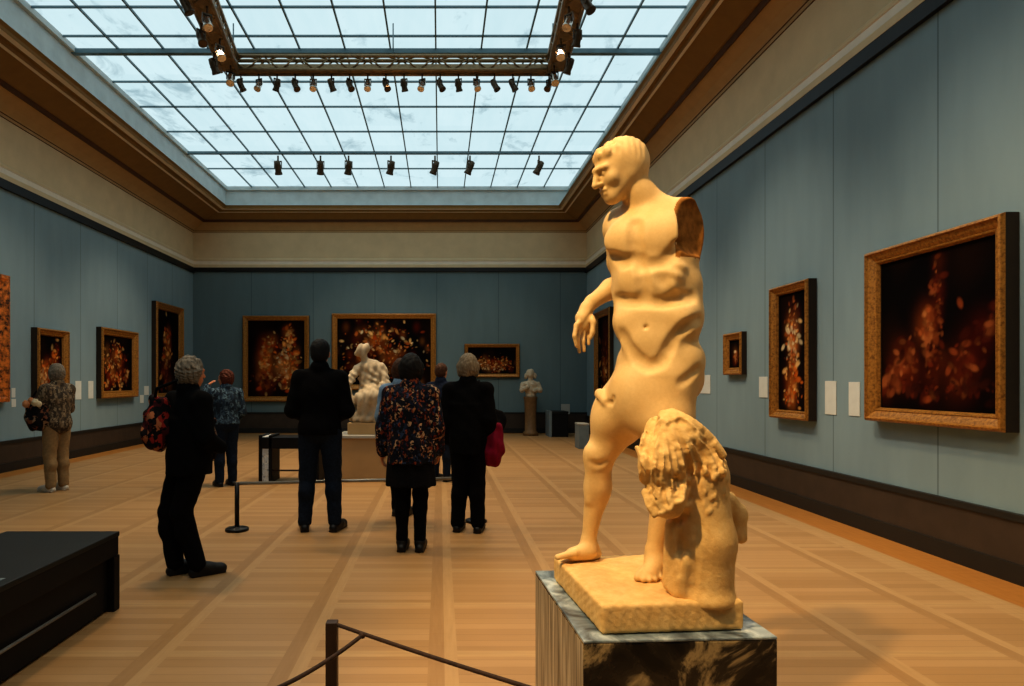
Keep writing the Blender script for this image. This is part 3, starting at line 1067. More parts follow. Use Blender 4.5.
    f.ell(P(640, 388, 2.49), (.10, .075, .09), None, .07)
    f.chain([kn, P(666, 497, 2.44), an], [.055, .053, .031], .025)
    f.ell(P(668, 490, 2.47), (.042, .05, .08), None, .025)
    f.chain([an, P(655, 562, 2.44), P(651, 570, 2.41)], [.033, .036, .030], .018)
    f.cap(P(659, 566, 2.47), P(650, 574, 2.395), .031, .028, .015)
    for i, (px, py, Y, r) in enumerate(((637.5, 577.5, 2.38, .0145), (643.5, 579.6, 2.365, .0115), (649.5, 580, 2.362, .011), (655, 579.2, 2.367, .0105), (660.5, 577.4, 2.38, .010))):
        f.cap(P(651 + (px - 651) * .6, 572, 2.405), P(px, py, Y), .017, r, .003)
    # broken edge of drapery on the thigh and at the hip
    f.cap(P(600, 394, 2.56), P(606, 402, 2.52), .022, .018, .008)
    f.ell(P(690, 362, 2.44), (.034, .06, .05), R, .04)
    # ---- head, in profile to the left and bowed
    ha = math.radians(80)
    Hf = np.array([-math.sin(ha), -math.cos(ha), -.30]); Hf /= np.linalg.norm(Hf)
    Hl = np.array([math.cos(ha), -math.sin(ha), 0])
    Hu = np.cross(Hl, Hf); Hu *= np.sign(Hu[2])
    HR = np.stack([Hl, -Hf, Hu], 1)
    hc = P(620, 168, 2.5)

    def hd(l, fr, u):
        return hc + Hl * l + Hf * fr + Hu * u
    f.ell(hd(0, -.008, .012), (.078, .098, .092), HR, .03)
    f.ell(hd(0, .040, -.03), (.055, .056, .080), HR, .03)
    f.ell(hd(0, .062, -.098), (.030, .030, .028), HR, .025)              # chin
    for s in (-1, 1):
        f.cap(hd(s * .048, .0, -.045), hd(s * .016, .062, -.098), .020, .018, .025)   # jaw
        f.ell(hd(s * .038, .062, -.035), (.024, .022, .024), HR, .02)             # cheek
        f.cap(hd(s * .008, .1, .012), hd(s * .045, .082, .010), .012, .011, .012)   # brow
        f.ell(hd(s * .03, .098, -.010), (.018, .015, .013), HR, .008, 's')        # eye socket
        f.ell(hd(s * .03, .083, -.010), (.013, .012, .011), HR, .003)             # eyeball
    f.chain([hd(0, .098, .01), hd(0, .108, -.02), hd(0, .118, -.042)], [.010, .011, .014], .008)     # nose
    for s in (-1, 1):
        f.ell(hd(s * .013, .103, -.044), (.009, .012, .008), HR, .005)
    f.cap(hd(-.018, .092, -.068), hd(.018, .092, -.068), .009, .009, .006)    # lips
    f.cap(hd(-.016, .089, -.082), hd(.016, .089, -.082), .009, .009, .006)
    f.cap(hd(-.022, .099, -.075), hd(.022, .099, -.075), .003, .003, .004, 's')
    # cropped hair: raised cap with a soft edge and a rough crown
    f.ell(hd(0, -.020, .022), (.085, .101, .092), HR, .004)
    f.ell(hd(0, -.03, -.015), (.081, .074, .068), HR, .02)
    f.ell(hd(0, .044, .058), (.064, .046, .036), HR, .012)

    def crown(x, y, z):
        lx = (x - hc[0]) * Hl[0] + (y - hc[1]) * Hl[1] + (z - hc[2]) * Hl[2]
        fx = (x - hc[0]) * Hf[0] + (y - hc[1]) * Hf[1] + (z - hc[2]) * Hf[2]
        ux = (x - hc[0]) * Hu[0] + (y - hc[1]) * Hu[1] + (z - hc[2]) * Hu[2]
        m = np.clip((ux - .052 + .25 * fx) / .02, 0, 1) * np.clip((fx + .02) / .03, 0, 1)
        m2 = np.clip((ux - .01 - .35 * fx) / .03, 0, 1)
        return m * .005 * np.sin(150 * lx + 40 * fx) * np.sin(170 * fx + 60 * lx) + m2 * .0012 * np.sin(260 * fx + 70 * ux + 3 * np.sin(60 * lx))
    f.warp(crown, hc - .2, hc + .2)
    # the arm's flat break
    pcut = P(693, 232, 2.38)
    cn = np.array([.64, -.76, .05]); cn /= np.linalg.norm(cn)
    ct = np.cross(Ud, cn); ct /= np.linalg.norm(ct)
    CR_ = np.stack([cn, ct, np.cross(cn, ct)], 1)
    cpl = T(653, 232, .126, .015)
    f.box(cpl + cn * .2, (.2, .105, .118), CR_, .05, .006, 's')
    # carved creases, drawn as seen from the front
    f.stroke([(634, 222), (633, 240), (635, 256)], .026, .0035, .02)                                     # sternum
    f.stroke([(610, 257), (622, 262), (634, 258), (648, 264), (662, 262), (674, 252)], .02, .003, .02)    # under the chest
    f.stroke([(674, 252), (680, 242)], .016, .002, .018)
    f.stroke([(616, 299), (630, 301), (645, 301), (662, 302), (676, 299)], .016, .005, .02)
    f.stroke([(670, 300), (682, 297), (694, 296)], .018, .0025, .02)    # waist fold
    f.stroke([(640, 266), (641, 282), (643, 296)], .024, .0025, .02)               # middle line
    f.stroke([(620, 334), (626, 347), (636, 358), (648, 366), (660, 362), (668, 350), (677, 336), (688, 326)], .018, .0045, .02)
    f.stroke([(682, 331), (692, 324), (701, 319)], .016, .002, .02)   # groin line
    f.stroke([(699, 369), (692, 376), (682, 383)], .014, .003, .016)
    f.stroke([(604, 402), (611, 403), (613, 398)], .009, .004, .008)
    f.stroke([(660, 276), (666, 285)], .022, .0015, .02)
    f.stroke([(590, 463), (597, 466), (606, 463)], .012, .003, .014)
    f.ell(f.ray(646, 327), (.007, .012, .007), None, .008, 's')
    f.stroke([(593, 312), (586, 322), (582, 330)], .008, .0015, .008)

    def cut_mat(c):
        q = (c - cpl) @ cn
        return np.where((q > -.010) & (c[:, 2] > 1.875) & (c[:, 2] < 2.12) & (c[:, 0] > .86), 1, 0)
    f.mesh('figure', [M['marble'], M['marble_cut']], root, origin=org, relax=2, matfn=cut_mat)

    # ---- stump with the lion skin
    f = Field((.66, 1.98, .665), (1.16, 2.52, 1.36), .0045)
    f.chain([P(706, 590, 2.24), P(706, 540, 2.24), P(698, 480, 2.25), P(684, 440, 2.27)], [.088, .094, .090, .07], .03)
    f.ell(P(706, 597, 2.235), (.094, .094, .04), None, .03)
    f.ell(P(675, 441, 2.24), (.090, .096, .090), Ry(.4), .03)
    f.ell(P(660, 462, 2.2), (.066, .078, .088), None, .03)
    f.ell(P(668, 499, 2.18), (.066, .06, .066), None, .03)
    f.ell(P(703, 462, 2.24), (.066, .08, .11), Ry(-.45), .03)
    f.cap(P(738, 512, 2.27), P(741, 538, 2.26), .028, .02, .02)
    f.cap(P(728, 500, 2.26), P(738, 515, 2.27), .03, .028, .02)
    f.cap(P(673, 525, 2.22), P(671, 582, 2.25), .026, .03, .012)
    f.cap(P(684, 560, 2.2), P(680, 590, 2.22), .03, .036, .02)
    rr = np.random.default_rng(11)
    # locks flowing from the crown, laid on the smooth form
    base = f.d.copy()

    def lock(p0, p1, p2, r, dep, mode='u'):
        pts = [((1 - t) ** 2 * p0[0] + 2 * t * (1 - t) * p1[0] + t * t * p2[0], (1 - t) ** 2 * p0[1] + 2 * t * (1 - t) * p1[1] + t * t * p2[1]) for t in np.linspace(0, 1, 16)]
        cur = f.d
        f.d = base
        w = [f.ray(*q) for q in pts]
        o = [None if q is None else f.normal(q) for q in w]
        f.d = cur
        for i in range(len(pts) - 1):
            if w[i] is None or w[i + 1] is None or np.linalg.norm(w[i + 1] - w[i]) > .05:
                continue
            t = (i + .5) / 15
            rad = r * (.5 + .5 * math.sin(math.pi * (.15 + .8 * t)))
            if mode == 'u':
                f.cap(w[i] + o[i] * (dep - rad), w[i + 1] + o[i + 1] * (dep - rad), rad, rad, .002)
            else:
                f.cap(w[i] + o[i] * (rad - dep), w[i + 1] + o[i + 1] * (rad - dep), rad, rad, .003, 's')
    ends = [(637, 430), (635, 443), (637, 455), (643, 466), (654, 474), (664, 484), (673, 497), (681, 490), (688, 480), (697, 474), (706, 472), (714, 474), (721, 472), (720, 456)]
    for i, (ex_, ey_) in enumerate(ends):
        sx_ = 664 + (ex_ - 664) * .06
        mx, my = (664 + ex_) / 2 + (ex_ - 664) * .2 + rr.uniform(-2, 2), (410 + ey_) / 2 - 9 + rr.uniform(-3, 3)
        lock((sx_, 413), (mx, my), (ex_, ey_), .021, .024 if i % 2 else .015)
    for i in range(9):
        t = i / 8
        lock((639 + 44 * t, 462 + 10 * t), (633 + 50 * t + 6 * (i % 2), 494 + 8 * t), (653 + 26 * t, 512 + 8 * t - 22 * t * t), .017, .022 if i % 2 else .013)
    for i in range(5):
        t = i / 4
        lock((640 + 6 * t, 446 + 14 * t), (646 + 4 * t, 462 + 10 * t), (660 + 4 * t, 464 + 16 * t), .012, .024)
    # deep channels between the locks
    for i in range(len(ends) - 1):
        nx_, ny_ = (ends[i][0] + ends[i + 1][0]) / 2, (ends[i][1] + ends[i + 1][1]) / 2
        mx, my = (664 + nx_) / 2 + (nx_ - 664) * .2, (410 + ny_) / 2 - 9
        pts = [((1 - t) ** 2 * 664 + 2 * t * (1 - t) * mx + t * t * nx_, (1 - t) ** 2 * 412 + 2 * t * (1 - t) * my + t * t * ny_) for t in np.linspace(.22, .97, 7)]
        f.stroke(pts, .0095, .012, .004)
    for i in range(8):
        t = (i + .5) / 8
        f.stroke([(641 + 42 * t, 470 + 8 * t), (637 + 46 * t, 492 + 6 * t), (652 + 26 * t, 510 + 8 * t - 22 * t * t)], .008, .010, .004)
    for i in range(30):
        x_, y_ = rr.uniform(704, 728), rr.uniform(462, 512)
        h = f.ray(x_, y_)
        if h is not None:
            f.ell(h + np.array([0, .006, 0]), (.008, .012, .014), None, .004)
    f.stroke([(690, 500), (684, 516), (676, 526)], .012, .008, .01)
    f.stroke([(678, 528), (679, 550), (677, 575)], .010, .009, .008)
    f.stroke([(700, 470), (694, 490), (688, 505)], .009, .006, .008)
    f.warp(lambda x, y, z: .0009 * np.sin(150 * x + 60 * z + 4 * np.sin(31 * y)) * np.sin(130 * y + 90 * z + 5 * np.sin(27 * x)))
    f.mesh('lion_skin_stump', M['marble_rough'], root, origin=org, relax=1)


# ------------------------------------------------------------------ people
def person(label, px, py, H, yaw, top, bottom, hair, shoe, pose=None, hem=.47, g=.018, flare=None, head_yaw=0.0, hair_style='short',
           trouser=(.012, .012), skirt=None, build=1.0, sleeve_mat=None):
    base = dict(hipL=(-.05, 0, .515), kneeL=(-.053, .012, .285), ankL=(-.056, -.005, .046),
                shL=(-.100, -.004, .788), elL=(-.132, -.02, .63), wrL=(-.128, .045, .487), hdL=(-.124, .07, .44),
                chest=(0, 0, .715), waist=(0, .003, .61), pelvis=(0, -.004, .53), neck=(0, -.004, .83), head=(0, .012, .925), footL=(0, 1, 0))
    for k in list(base):
        if k.endswith('L') and k != 'footL':
            x, y, z = base[k]
            base[k[:-1] + 'R'] = (-x, y, z)
    base['footR'] = base['footL'] = (0, 1, 0)
    if pose: base.update(pose)
    J = {k: np.array(v, float) * (1 if k.startswith('foot') else H) for k, v in base.items()}
    loc = ground(px, py)
    v = .0085
    allp = np.array([J[k] for k in J if not k.startswith('foot')])
    lo = allp.min(0) - .26; hi = allp.max(0) + .26
    lo[2] = -.02
    B = build

    def torso(f, e):
        f.ell(J['chest'], (.094 * H * B + e, .064 * H * B + e, .105 * H + e), None, .05)
        f.ell(J['waist'], (.08 * H * B + e, .06 * H * B + e, .09 * H + e), None, .05)
        f.ell(J['pelvis'], (.09 * H * B + e, .068 * H * B + e, .075 * H + e), None, .05)
        f.cap(J['shL'], J['shR'], .028 * H + e, .028 * H + e, .05)
        for s_ in 'LR':
            f.cap(J['neck'] + [0, 0, -.012 * H], J['sh' + s_] + [0, 0, .004 * H], .024 * H + e * .7, .028 * H + e * .8, .03)

    def arm(f, s, e, stop=1.0):
        f.cap(J['sh' + s], J['el' + s], .031 * H + e, .026 * H + e, .03)
        w = J['el' + s] + (J['wr' + s] - J['el' + s]) * stop
        f.cap(J['el' + s], w, .026 * H + e, .018 * H + e * 1.1, .02)

    def leg(f, s, e0, e1, stop=1.0):
        f.cap(J['hip' + s], J['knee' + s], .052 * H + e0, .034 * H + e1, .025)
        w = J['knee' + s] + (J['ank' + s] - J['knee' + s]) * stop
        f.cap(J['knee' + s], w, .034 * H + e1, .022 * H + e1 * 1.3, .02)
        f.ell((J['knee' + s] * .68 + J['ank' + s] * .32) + np.array([0, -.012 * H, 0]), (.03 * H + e1, .032 * H + e1, .06 * H), None, .02)
    HRm = Rz(head_yaw)
    hc = J['head']

    def hd(l, fr, u):
        return hc + HRm @ (np.array([l, fr, u]) * H / 1.7)
    q = H / 1.7
    # body
    f = Field(lo, hi, v)
    torso(f, -.008)
    for s in 'LR':
        arm(f, s, 0); leg(f, s, -.004, -.004)
        # hand: palm, four bent fingers, thumb
        w, h = J['wr' + s], J['hd' + s]
        d = h - w; d /= np.linalg.norm(d)
        sx = -1 if s == 'L' else 1
        inn = np.array([-sx, 0, 0]) - d * (-sx * d[0]); inn /= np.linalg.norm(inn) + 1e-6
        lat = np.cross(d, inn); lat *= np.sign(lat[1] + 1e-6)          # thumb side
        pm = w + d * .05
        f.cap(w, pm, .021, .024, .012)
        for i, (o, L_) in enumerate(((.026, .062), (.009, .072), (-.009, .067), (-.026, .052))):
            k0 = pm + lat * o * .8 + d * .03
            k1 = k0 + d * L_ * .55 + inn * .008
            f.chain([pm, k0, k1, k1 + d * L_ * .3 + inn * L_ * .35], [.016, .0105, .0095, .0085], .004)
        t0 = w + d * .025 + lat * .02
        f.chain([t0, t0 + lat * .028 + d * .022 + inn * .006, t0 + lat * .032 + d * .052 + inn * .014], [.014, .0115, .0095], .006)
        # foot
        fd = J['foot' + s] / np.linalg.norm(J['foot' + s])
        an = J['ank' + s]
        f.chain([an, an + fd * .05 * H - [0, 0, .02 * H], an + fd * .085 * H - [0, 0, .026 * H]], [.022 * H, .019 * H, .014 * H], .015)
    f.cap(J['neck'] - [0, 0, .02 * H], hd(0, -.012, -.075), .034 * H, .032 * H, .02)
    f.ell(hd(0, -.008, .02), (.076 * q, .094 * q, .092 * q), HRm, .02)
    f.ell(hd(0, .03, -.035), (.058 * q, .062 * q, .085 * q), HRm, .025)
    f.ell(hd(0, .05, -.1), (.03 * q, .03 * q, .026 * q), HRm, .02)
    f.cap(hd(0, .088, 0), hd(0, .108, -.04), .009 * q, .015 * q, .008)
    for sx in (-1, 1):
        f.ell(hd(sx * .032, .094, -.004), (.018 * q, .012 * q, .012 * q), HRm, .008, 's')
        f.ell(hd(sx * .032, .080, -.004), (.012 * q, .012 * q, .011 * q), HRm, .003)
        f.ell(hd(sx * .078, -.005, -.02), (.01 * q, .02 * q, .032 * q), HRm, .006)
        f.cap(hd(sx * .014, .094, .014), hd(sx * .046, .080, .012), .009 * q, .008 * q, .008)
    f.cap(hd(-.02, .084, -.068), hd(.02, .084, -.068), .009 * q, .009 * q, .006)
    f.cap(hd(-.02, .082, -.08), hd(.02, .082, -.08), .008 * q, .008 * q, .006)
    body = f.mesh('person', M['skin'], None, loc, yaw)
    tag(body, label, 'person')
    # trousers
    f = Field(lo, hi, v)
    f.ell(J['pelvis'], (.09 * H * B + .012, .07 * H * B + .012, .075 * H), None, .03)
    f.ell(J['waist'] - [0, 0, .02 * H], (.08 * H * B + .01, .062 * H * B + .01, .05 * H), None, .03)
    for s in 'LR':
        leg(f, s, trouser[0], trouser[1], .97)
    f.warp(lambda x, y, z: .003 * np.sin(38 * z + 16 * x + 9 * np.sin(6 * y)) * np.sin(26 * x + 30 * y + 12 * z))
    f.mesh('trousers', M[bottom], body)
    for s in 'LR':
        f = Field(J['ank' + s] - [.14, .28, .1], J['ank' + s] + [.14, .28, .12], .007)
        fd = J['foot' + s] / np.linalg.norm(J['foot' + s]); an = J['ank' + s]
        f.chain([an + [0, 0, .0], an + fd * .05 * H - [0, 0, .018 * H], an + fd * .11 * H - [0, 0, .026 * H]], [.03 * H, .029 * H, .022 * H], .015)
        f.cap(an - fd * .02 * H - [0, 0, .026 * H], an + fd * .1 * H - [0, 0, .026 * H], .022 * H, .024 * H, .015)
        c = an + fd * .045 * H
        ang = math.atan2(-fd[0], fd[1])
        f.box((c[0], c[1], .008), (.023 * H, .078 * H, .008), Rz(ang), .007, .008)
        f.box((c[0], c[1], -.1), (.5, .5, .1), None, 0, 0, 's')
        f.mesh('shoe', M[shoe], body)
    # top garment
    f = Field(lo, hi, v)
    torso(f, g)
    for s in 'LR': arm(f, s, g, .98)
    if flare:
        fx, fy = flare
        f.cone((J['pelvis'][0], J['pelvis'][1], hem * H), (J['chest'][0], J['chest'][1], .70 * H), (fx, fy), (.085 * H * B + g, .055 * H * B + g), .06)
    f.box((0, 0, hem * H - 1), (3, 3, 1.0), None, 0, .006, 's')
    f.cap(J['neck'] + [0, 0, -.02 * H], J['neck'] + [0, 0, .012 * H], .046 * H, .05 * H, .02)
    f.warp(lambda x, y, z: .004 * np.sin(30 * z + 14 * x + 3 * np.sin(9 * y)) * np.sin(21 * x + 25 * y + 9 * z) + (.006 * np.sin(55 * x) * np.clip((.62 * H - z) / .2, 0, 1) if flare else 0))
    f.mesh('jacket' if flare else 'sweater', M[top], body)
    if skirt:
        f = Field(lo, hi, v)
        f.cone((0, 0, skirt * H), (0, 0, .58 * H), (.115 * H * B, .088 * H), (.09 * H * B + .01, .07 * H), .02)
        f.warp(lambda x, y, z: .005 * np.sin(45 * x + 6 * z) * np.sin(40 * y))
        f.mesh('skirt', M['c_char'], body)
    # hair
    f = Field(hc - .3, hc + .25, .0065)
    f.ell(hd(0, -.016, .03), (.086 * q, .1 * q, .094 * q), HRm, .02)
    if hair_style in ('bob', 'long', 'curly'):
        low = {'bob': -.085, 'curly': -.075, 'long': -.15}[hair_style]
        f.ell(hd(0, -.03, -.02), (.098 * q, .09 * q, .1 * q), HRm, .03)
        for sx in (-1, 1):
            f.cap(hd(sx * .075, -.01, 0), hd(sx * .072, -.015, low), .034 * q, .026 * q, .03)
        f.cap(hd(0, -.07, 0), hd(0, -.065, low), .045 * q, .035 * q, .03)
        f.ell(hd(0, .105, -.05), (.055 * q, .075 * q, .1 * q), HRm, .015, 's')
    else:
        f.ell(hd(0, -.04, -.02), (.08 * q, .075 * q, .075 * q), HRm, .02)
        f.ell(hd(0, .105, -.04), (.09 * q, .09 * q, .09 * q), HRm, .01, 's')
    amp = .006 if hair_style == 'curly' else .003
    f.warp(lambda x, y, z: amp * np.sin(90 * x + 40 * np.sin(9 * z)) * np.sin(80 * y + 25 * z) + .5 * amp * np.sin(140 * x + 120 * y + 30 * z))
    f.mesh('hair', M[hair], body)
    return body, loc, J


def bag(name, label, cat, loc, R_, size, mat, strap=None, strap_mat='c_black', group=None, lumpy=.012):
    """soft bag hanging below its handle; strap = list of points relative to loc"""
    root = empty(name, loc, R_, label, cat, group)
    sx, sy, sz = size
    f = Field((-sx - .1, -sy - .1, -sz * 2 - .1), (sx + .1, sy + .1, .12), .008)
    f.ell((0, 0, -sz), (sx, sy, sz), None, .03)
    f.ell((0, 0, -sz * 1.35), (sx * 1.02, sy * 1.05, sz * .68), None, .04)
    f.cap((-sx * .35, 0, -.1 * sz), (sx * .35, 0, -.1 * sz), sy * .45, sy * .45, .03)
    f.warp(lambda x, y, z: lumpy * np.sin(28 * x + 13 * z) * np.sin(24 * z + 10 * y) + lumpy * .6 * np.sin(60 * x + 9 * z))
    f.mesh('bag_body', M[mat], root)
    if strap:
        MB().tube(strap, .011, 8).build('strap', M[strap_mat], root)
    return root


def arc(a, b, lift, n=10):
    a, b = np.array(a, float), np.array(b, float)
    return [a + (b - a) * t + np.array(lift) * 4 * t * (1 - t) for t in np.linspace(0, 1, n)]


def build_people():
    R = math.radians
    # man in black sweater, back to us
    person('man in a black sweater and dark jeans, seen from behind, standing at the low rail', 320, 531, 1.84, R(0), 'c_black', 'c_jean', 'h_black', 'shoe',
           dict(elL=(-.140, -.012, .625), elR=(.140, -.012, .625), wrL=(-.075, .11, .585), wrR=(.075, .11, .585), hdL=(-.03, .13, .58), hdR=(.03, .13, .58),
                ankL=(-.078, -.005, .046), ankR=(.078, -.005, .046), kneeL=(-.066, .01, .285), kneeR=(.066, .01, .285), hipL=(-.053, 0, .515), hipR=(.053, 0, .515), footL=(-.25, 1, 0), footR=(.25, 1, 0)),
           hem=.50, g=.026, trouser=(.016, .018), build=1.1)
    # woman in black, grey hair, left foreground
    b, loc, J = person('grey haired woman all in black with a floral shoulder bag, left of the rail post', 189, 575, 1.62, R(-34), 'c_black', 'c_black', 'h_grey', 'shoe',
           dict(elL=(-.13, -.02, .63), wrL=(-.09, .08, .60), hdL=(-.05, .11, .59), elR=(.135, -.01, .63), wrR=(.10, .09, .58), hdR=(.06, .12, .57),
                kneeL=(-.085, -.045, .285), kneeR=(-.005, -.035, .29), ankL=(-.06, -.03, .046), ankR=(.05, .01, .046), pelvis=(0, .0, .53), footL=(.25, 1, 0), footR=(.35, 1, 0)),
           hem=.46, g=.022, flare=(.17, .15), trouser=(.012, .021), hair_style='curly', head_yaw=R(-4), build=1.0)
    Yb = loc[1]
    hp = P(157, 398, Yb - .04)
    sh = P(176, 386, Yb - .07) - hp
    bag('shoulder_bag', 'red and black floral shoulder bag on the back of the grey haired woman in black', 'bag', hp, 0, (.10, .08, .19), 'c_bagfl',
        [(-.02, 0, -.02), (.03, -.07, .07), sh + [0, -.1, .02], sh + [.03, -.05, .045]])
    bag('scarf_bag', 'dark patterned cloth bag hanging in front of the grey haired woman in black', 'bag', P(211, 418, Yb + .12), .6, (.045, .06, .15), 'c_bagfl2',
        [(0, 0, -.02), (-.03, -.03, .1), (-.09, -.05, .16)])
    # auburn haired woman further back
    person('auburn haired woman in a mottled denim jacket raising a hand to her face', 226, 486, 1.60, R(38), 'c_denimj', 'c_jean', 'h_red', 'shoe',
           dict(elL=(-.16, .06, .71), wrL=(-.12, .12, .84), hdL=(-.085, .115, .885), elR=(.135, -.01, .63), wrR=(.10, .06, .55), hdR=(.09, .09, .53)),
           hem=.53, g=.024, trouser=(.014, .018), hair_style='curly', build=1.12, head_yaw=R(42))
    # man at far left
    person('grey haired man in a mottled tweed jacket and khaki trousers by the left wall', 57, 491, 1.67, R(70), 'c_tweed', 'c_khaki', 'h_grey', 'shoe_w',
           dict(elL=(-.13, .03, .64), wrL=(-.08, .15, .62), hdL=(-.06, .19, .62), elR=(.13, .03, .64), wrR=(.10, .15, .60), hdR=(.08, .19, .60)),
           hem=.45, g=.026, trouser=(.016, .02), hair_style='bob', build=1.1)
    bl = ground(38, 494)
    bag('flower_bag', 'dark flower patterned bag held in front of the man in tweed', 'bag', P(38, 399, bl[1] + .05), .3, (.15, .10, .20), 'c_bagfl2', [(-.08, 0, -.02), (-.02, 0, .1), (.06, 0, .06), (.1, 0, -.02)])
    fl = empty('flower_posy', P(33, 404, bl[1] - .06), 0, 'small posy of cream and peach blooms on top of the dark flower bag', 'flowers')
    for i, (dx, dz, r, c) in enumerate(((-.08, 0.0, .05, 'bloom_p'), (.03, .02, .05, 'bloom_c'), (-.02, .045, .04, 'bloom_p'), (.08, .0, .04, 'bloom_c'))):
        f = Field((-.1, -.1, -.1), (.1, .1, .1), .006)
        f.ell((0, 0, 0), (r * .8, r * .8, r * .7), None, .01)
        for k in range(7):
            t = k * 2 * math.pi / 7
            f.ell((r * .6 * math.cos(t), -.01, r * .6 * math.sin(t)), (r * .42, r * .36, r * .42), None, .006)
        f.mesh('bloom', M[c], fl, (dx, 0, dz))
    # woman in the floral jacket
    person('black haired woman in a floral patterned jacket and black skirt, back turned, mid group', 411, 551, 1.67, R(-6), 'c_floral', 'c_black', 'h_black', 'shoe',
           dict(elL=(-.142, -.005, .62), elR=(.132, -.005, .62), wrL=(-.152, .02, .50), wrR=(.135, .05, .5), hdL=(-.153, .03, .455), hdR=(.13, .07, .46),
                ankL=(-.045, -.005, .046), ankR=(.045, .0, .046), kneeL=(-.046, .01, .285), kneeR=(.046, .01, .285)),
           hem=.445, g=.022, flare=(.20, .16), skirt=.33, trouser=(.008, .008), hair_style='bob', build=1.12)
    # two half hidden people behind her
    person('brown haired woman in a pale blue top, mostly hidden behind the floral jacket', 401, 516, 1.68, R(-20), 'c_lightblue', 'c_black', 'h_brown', 'shoe',
           dict(ankL=(-.03, 0, .046), ankR=(.03, 0, .046), kneeL=(-.034, .01, .285), kneeR=(.034, .01, .285)), hem=.5, g=.022, hair_style='bob')
    person('person in a navy jacket behind the floral jacket and the ash blond woman', 441, 481, 1.70, R(-30), 'c_navy', 'c_jean', 'h_brown', 'shoe', None, hem=.42, g=.024, flare=(.17, .15), hair_style='short')
    # ash blond woman with the crimson bag
    b, loc, J = person('ash blond woman in a black coat and flared trousers, right of the group', 468, 532, 1.70, R(-14), 'c_black', 'c_black', 'h_blond', 'shoe',
           dict(elR=(.125, -.02, .63), wrR=(.115, .05, .52), hdR=(.112, .07, .49), elL=(-.125, -.02, .63), wrL=(-.12, .06, .50), hdL=(-.11, .09, .47),
                ankL=(-.06, .0, .046), ankR=(.056, .0, .046), kneeL=(-.044, .005, .285), kneeR=(.048, .01, .285)),
           hem=.44, g=.022, flare=(.155, .135), trouser=(.010, .022), hair_style='bob', build=.94)
    bag('cloth_bag', 'crimson cloth bag hanging at the right hip of the ash blond woman', 'bag', P(493, 424, loc[1] + .0), .1, (.10, .09, .20), 'c_crimson',
        [(-.02, 0, -.02), (-.06, .0, .1), (-.11, .02, .24), (-.13, .03, .34)], 'c_crimson')
    bag('shoulder_bag', 'small black shoulder bag just above the crimson bag', 'bag', P(497, 411, loc[1] + .24), .1, (.075, .06, .1), 'c_char',
        [(-.03, 0, -.02), (-.1, -.05, .14), (-.2, -.1, .3)])


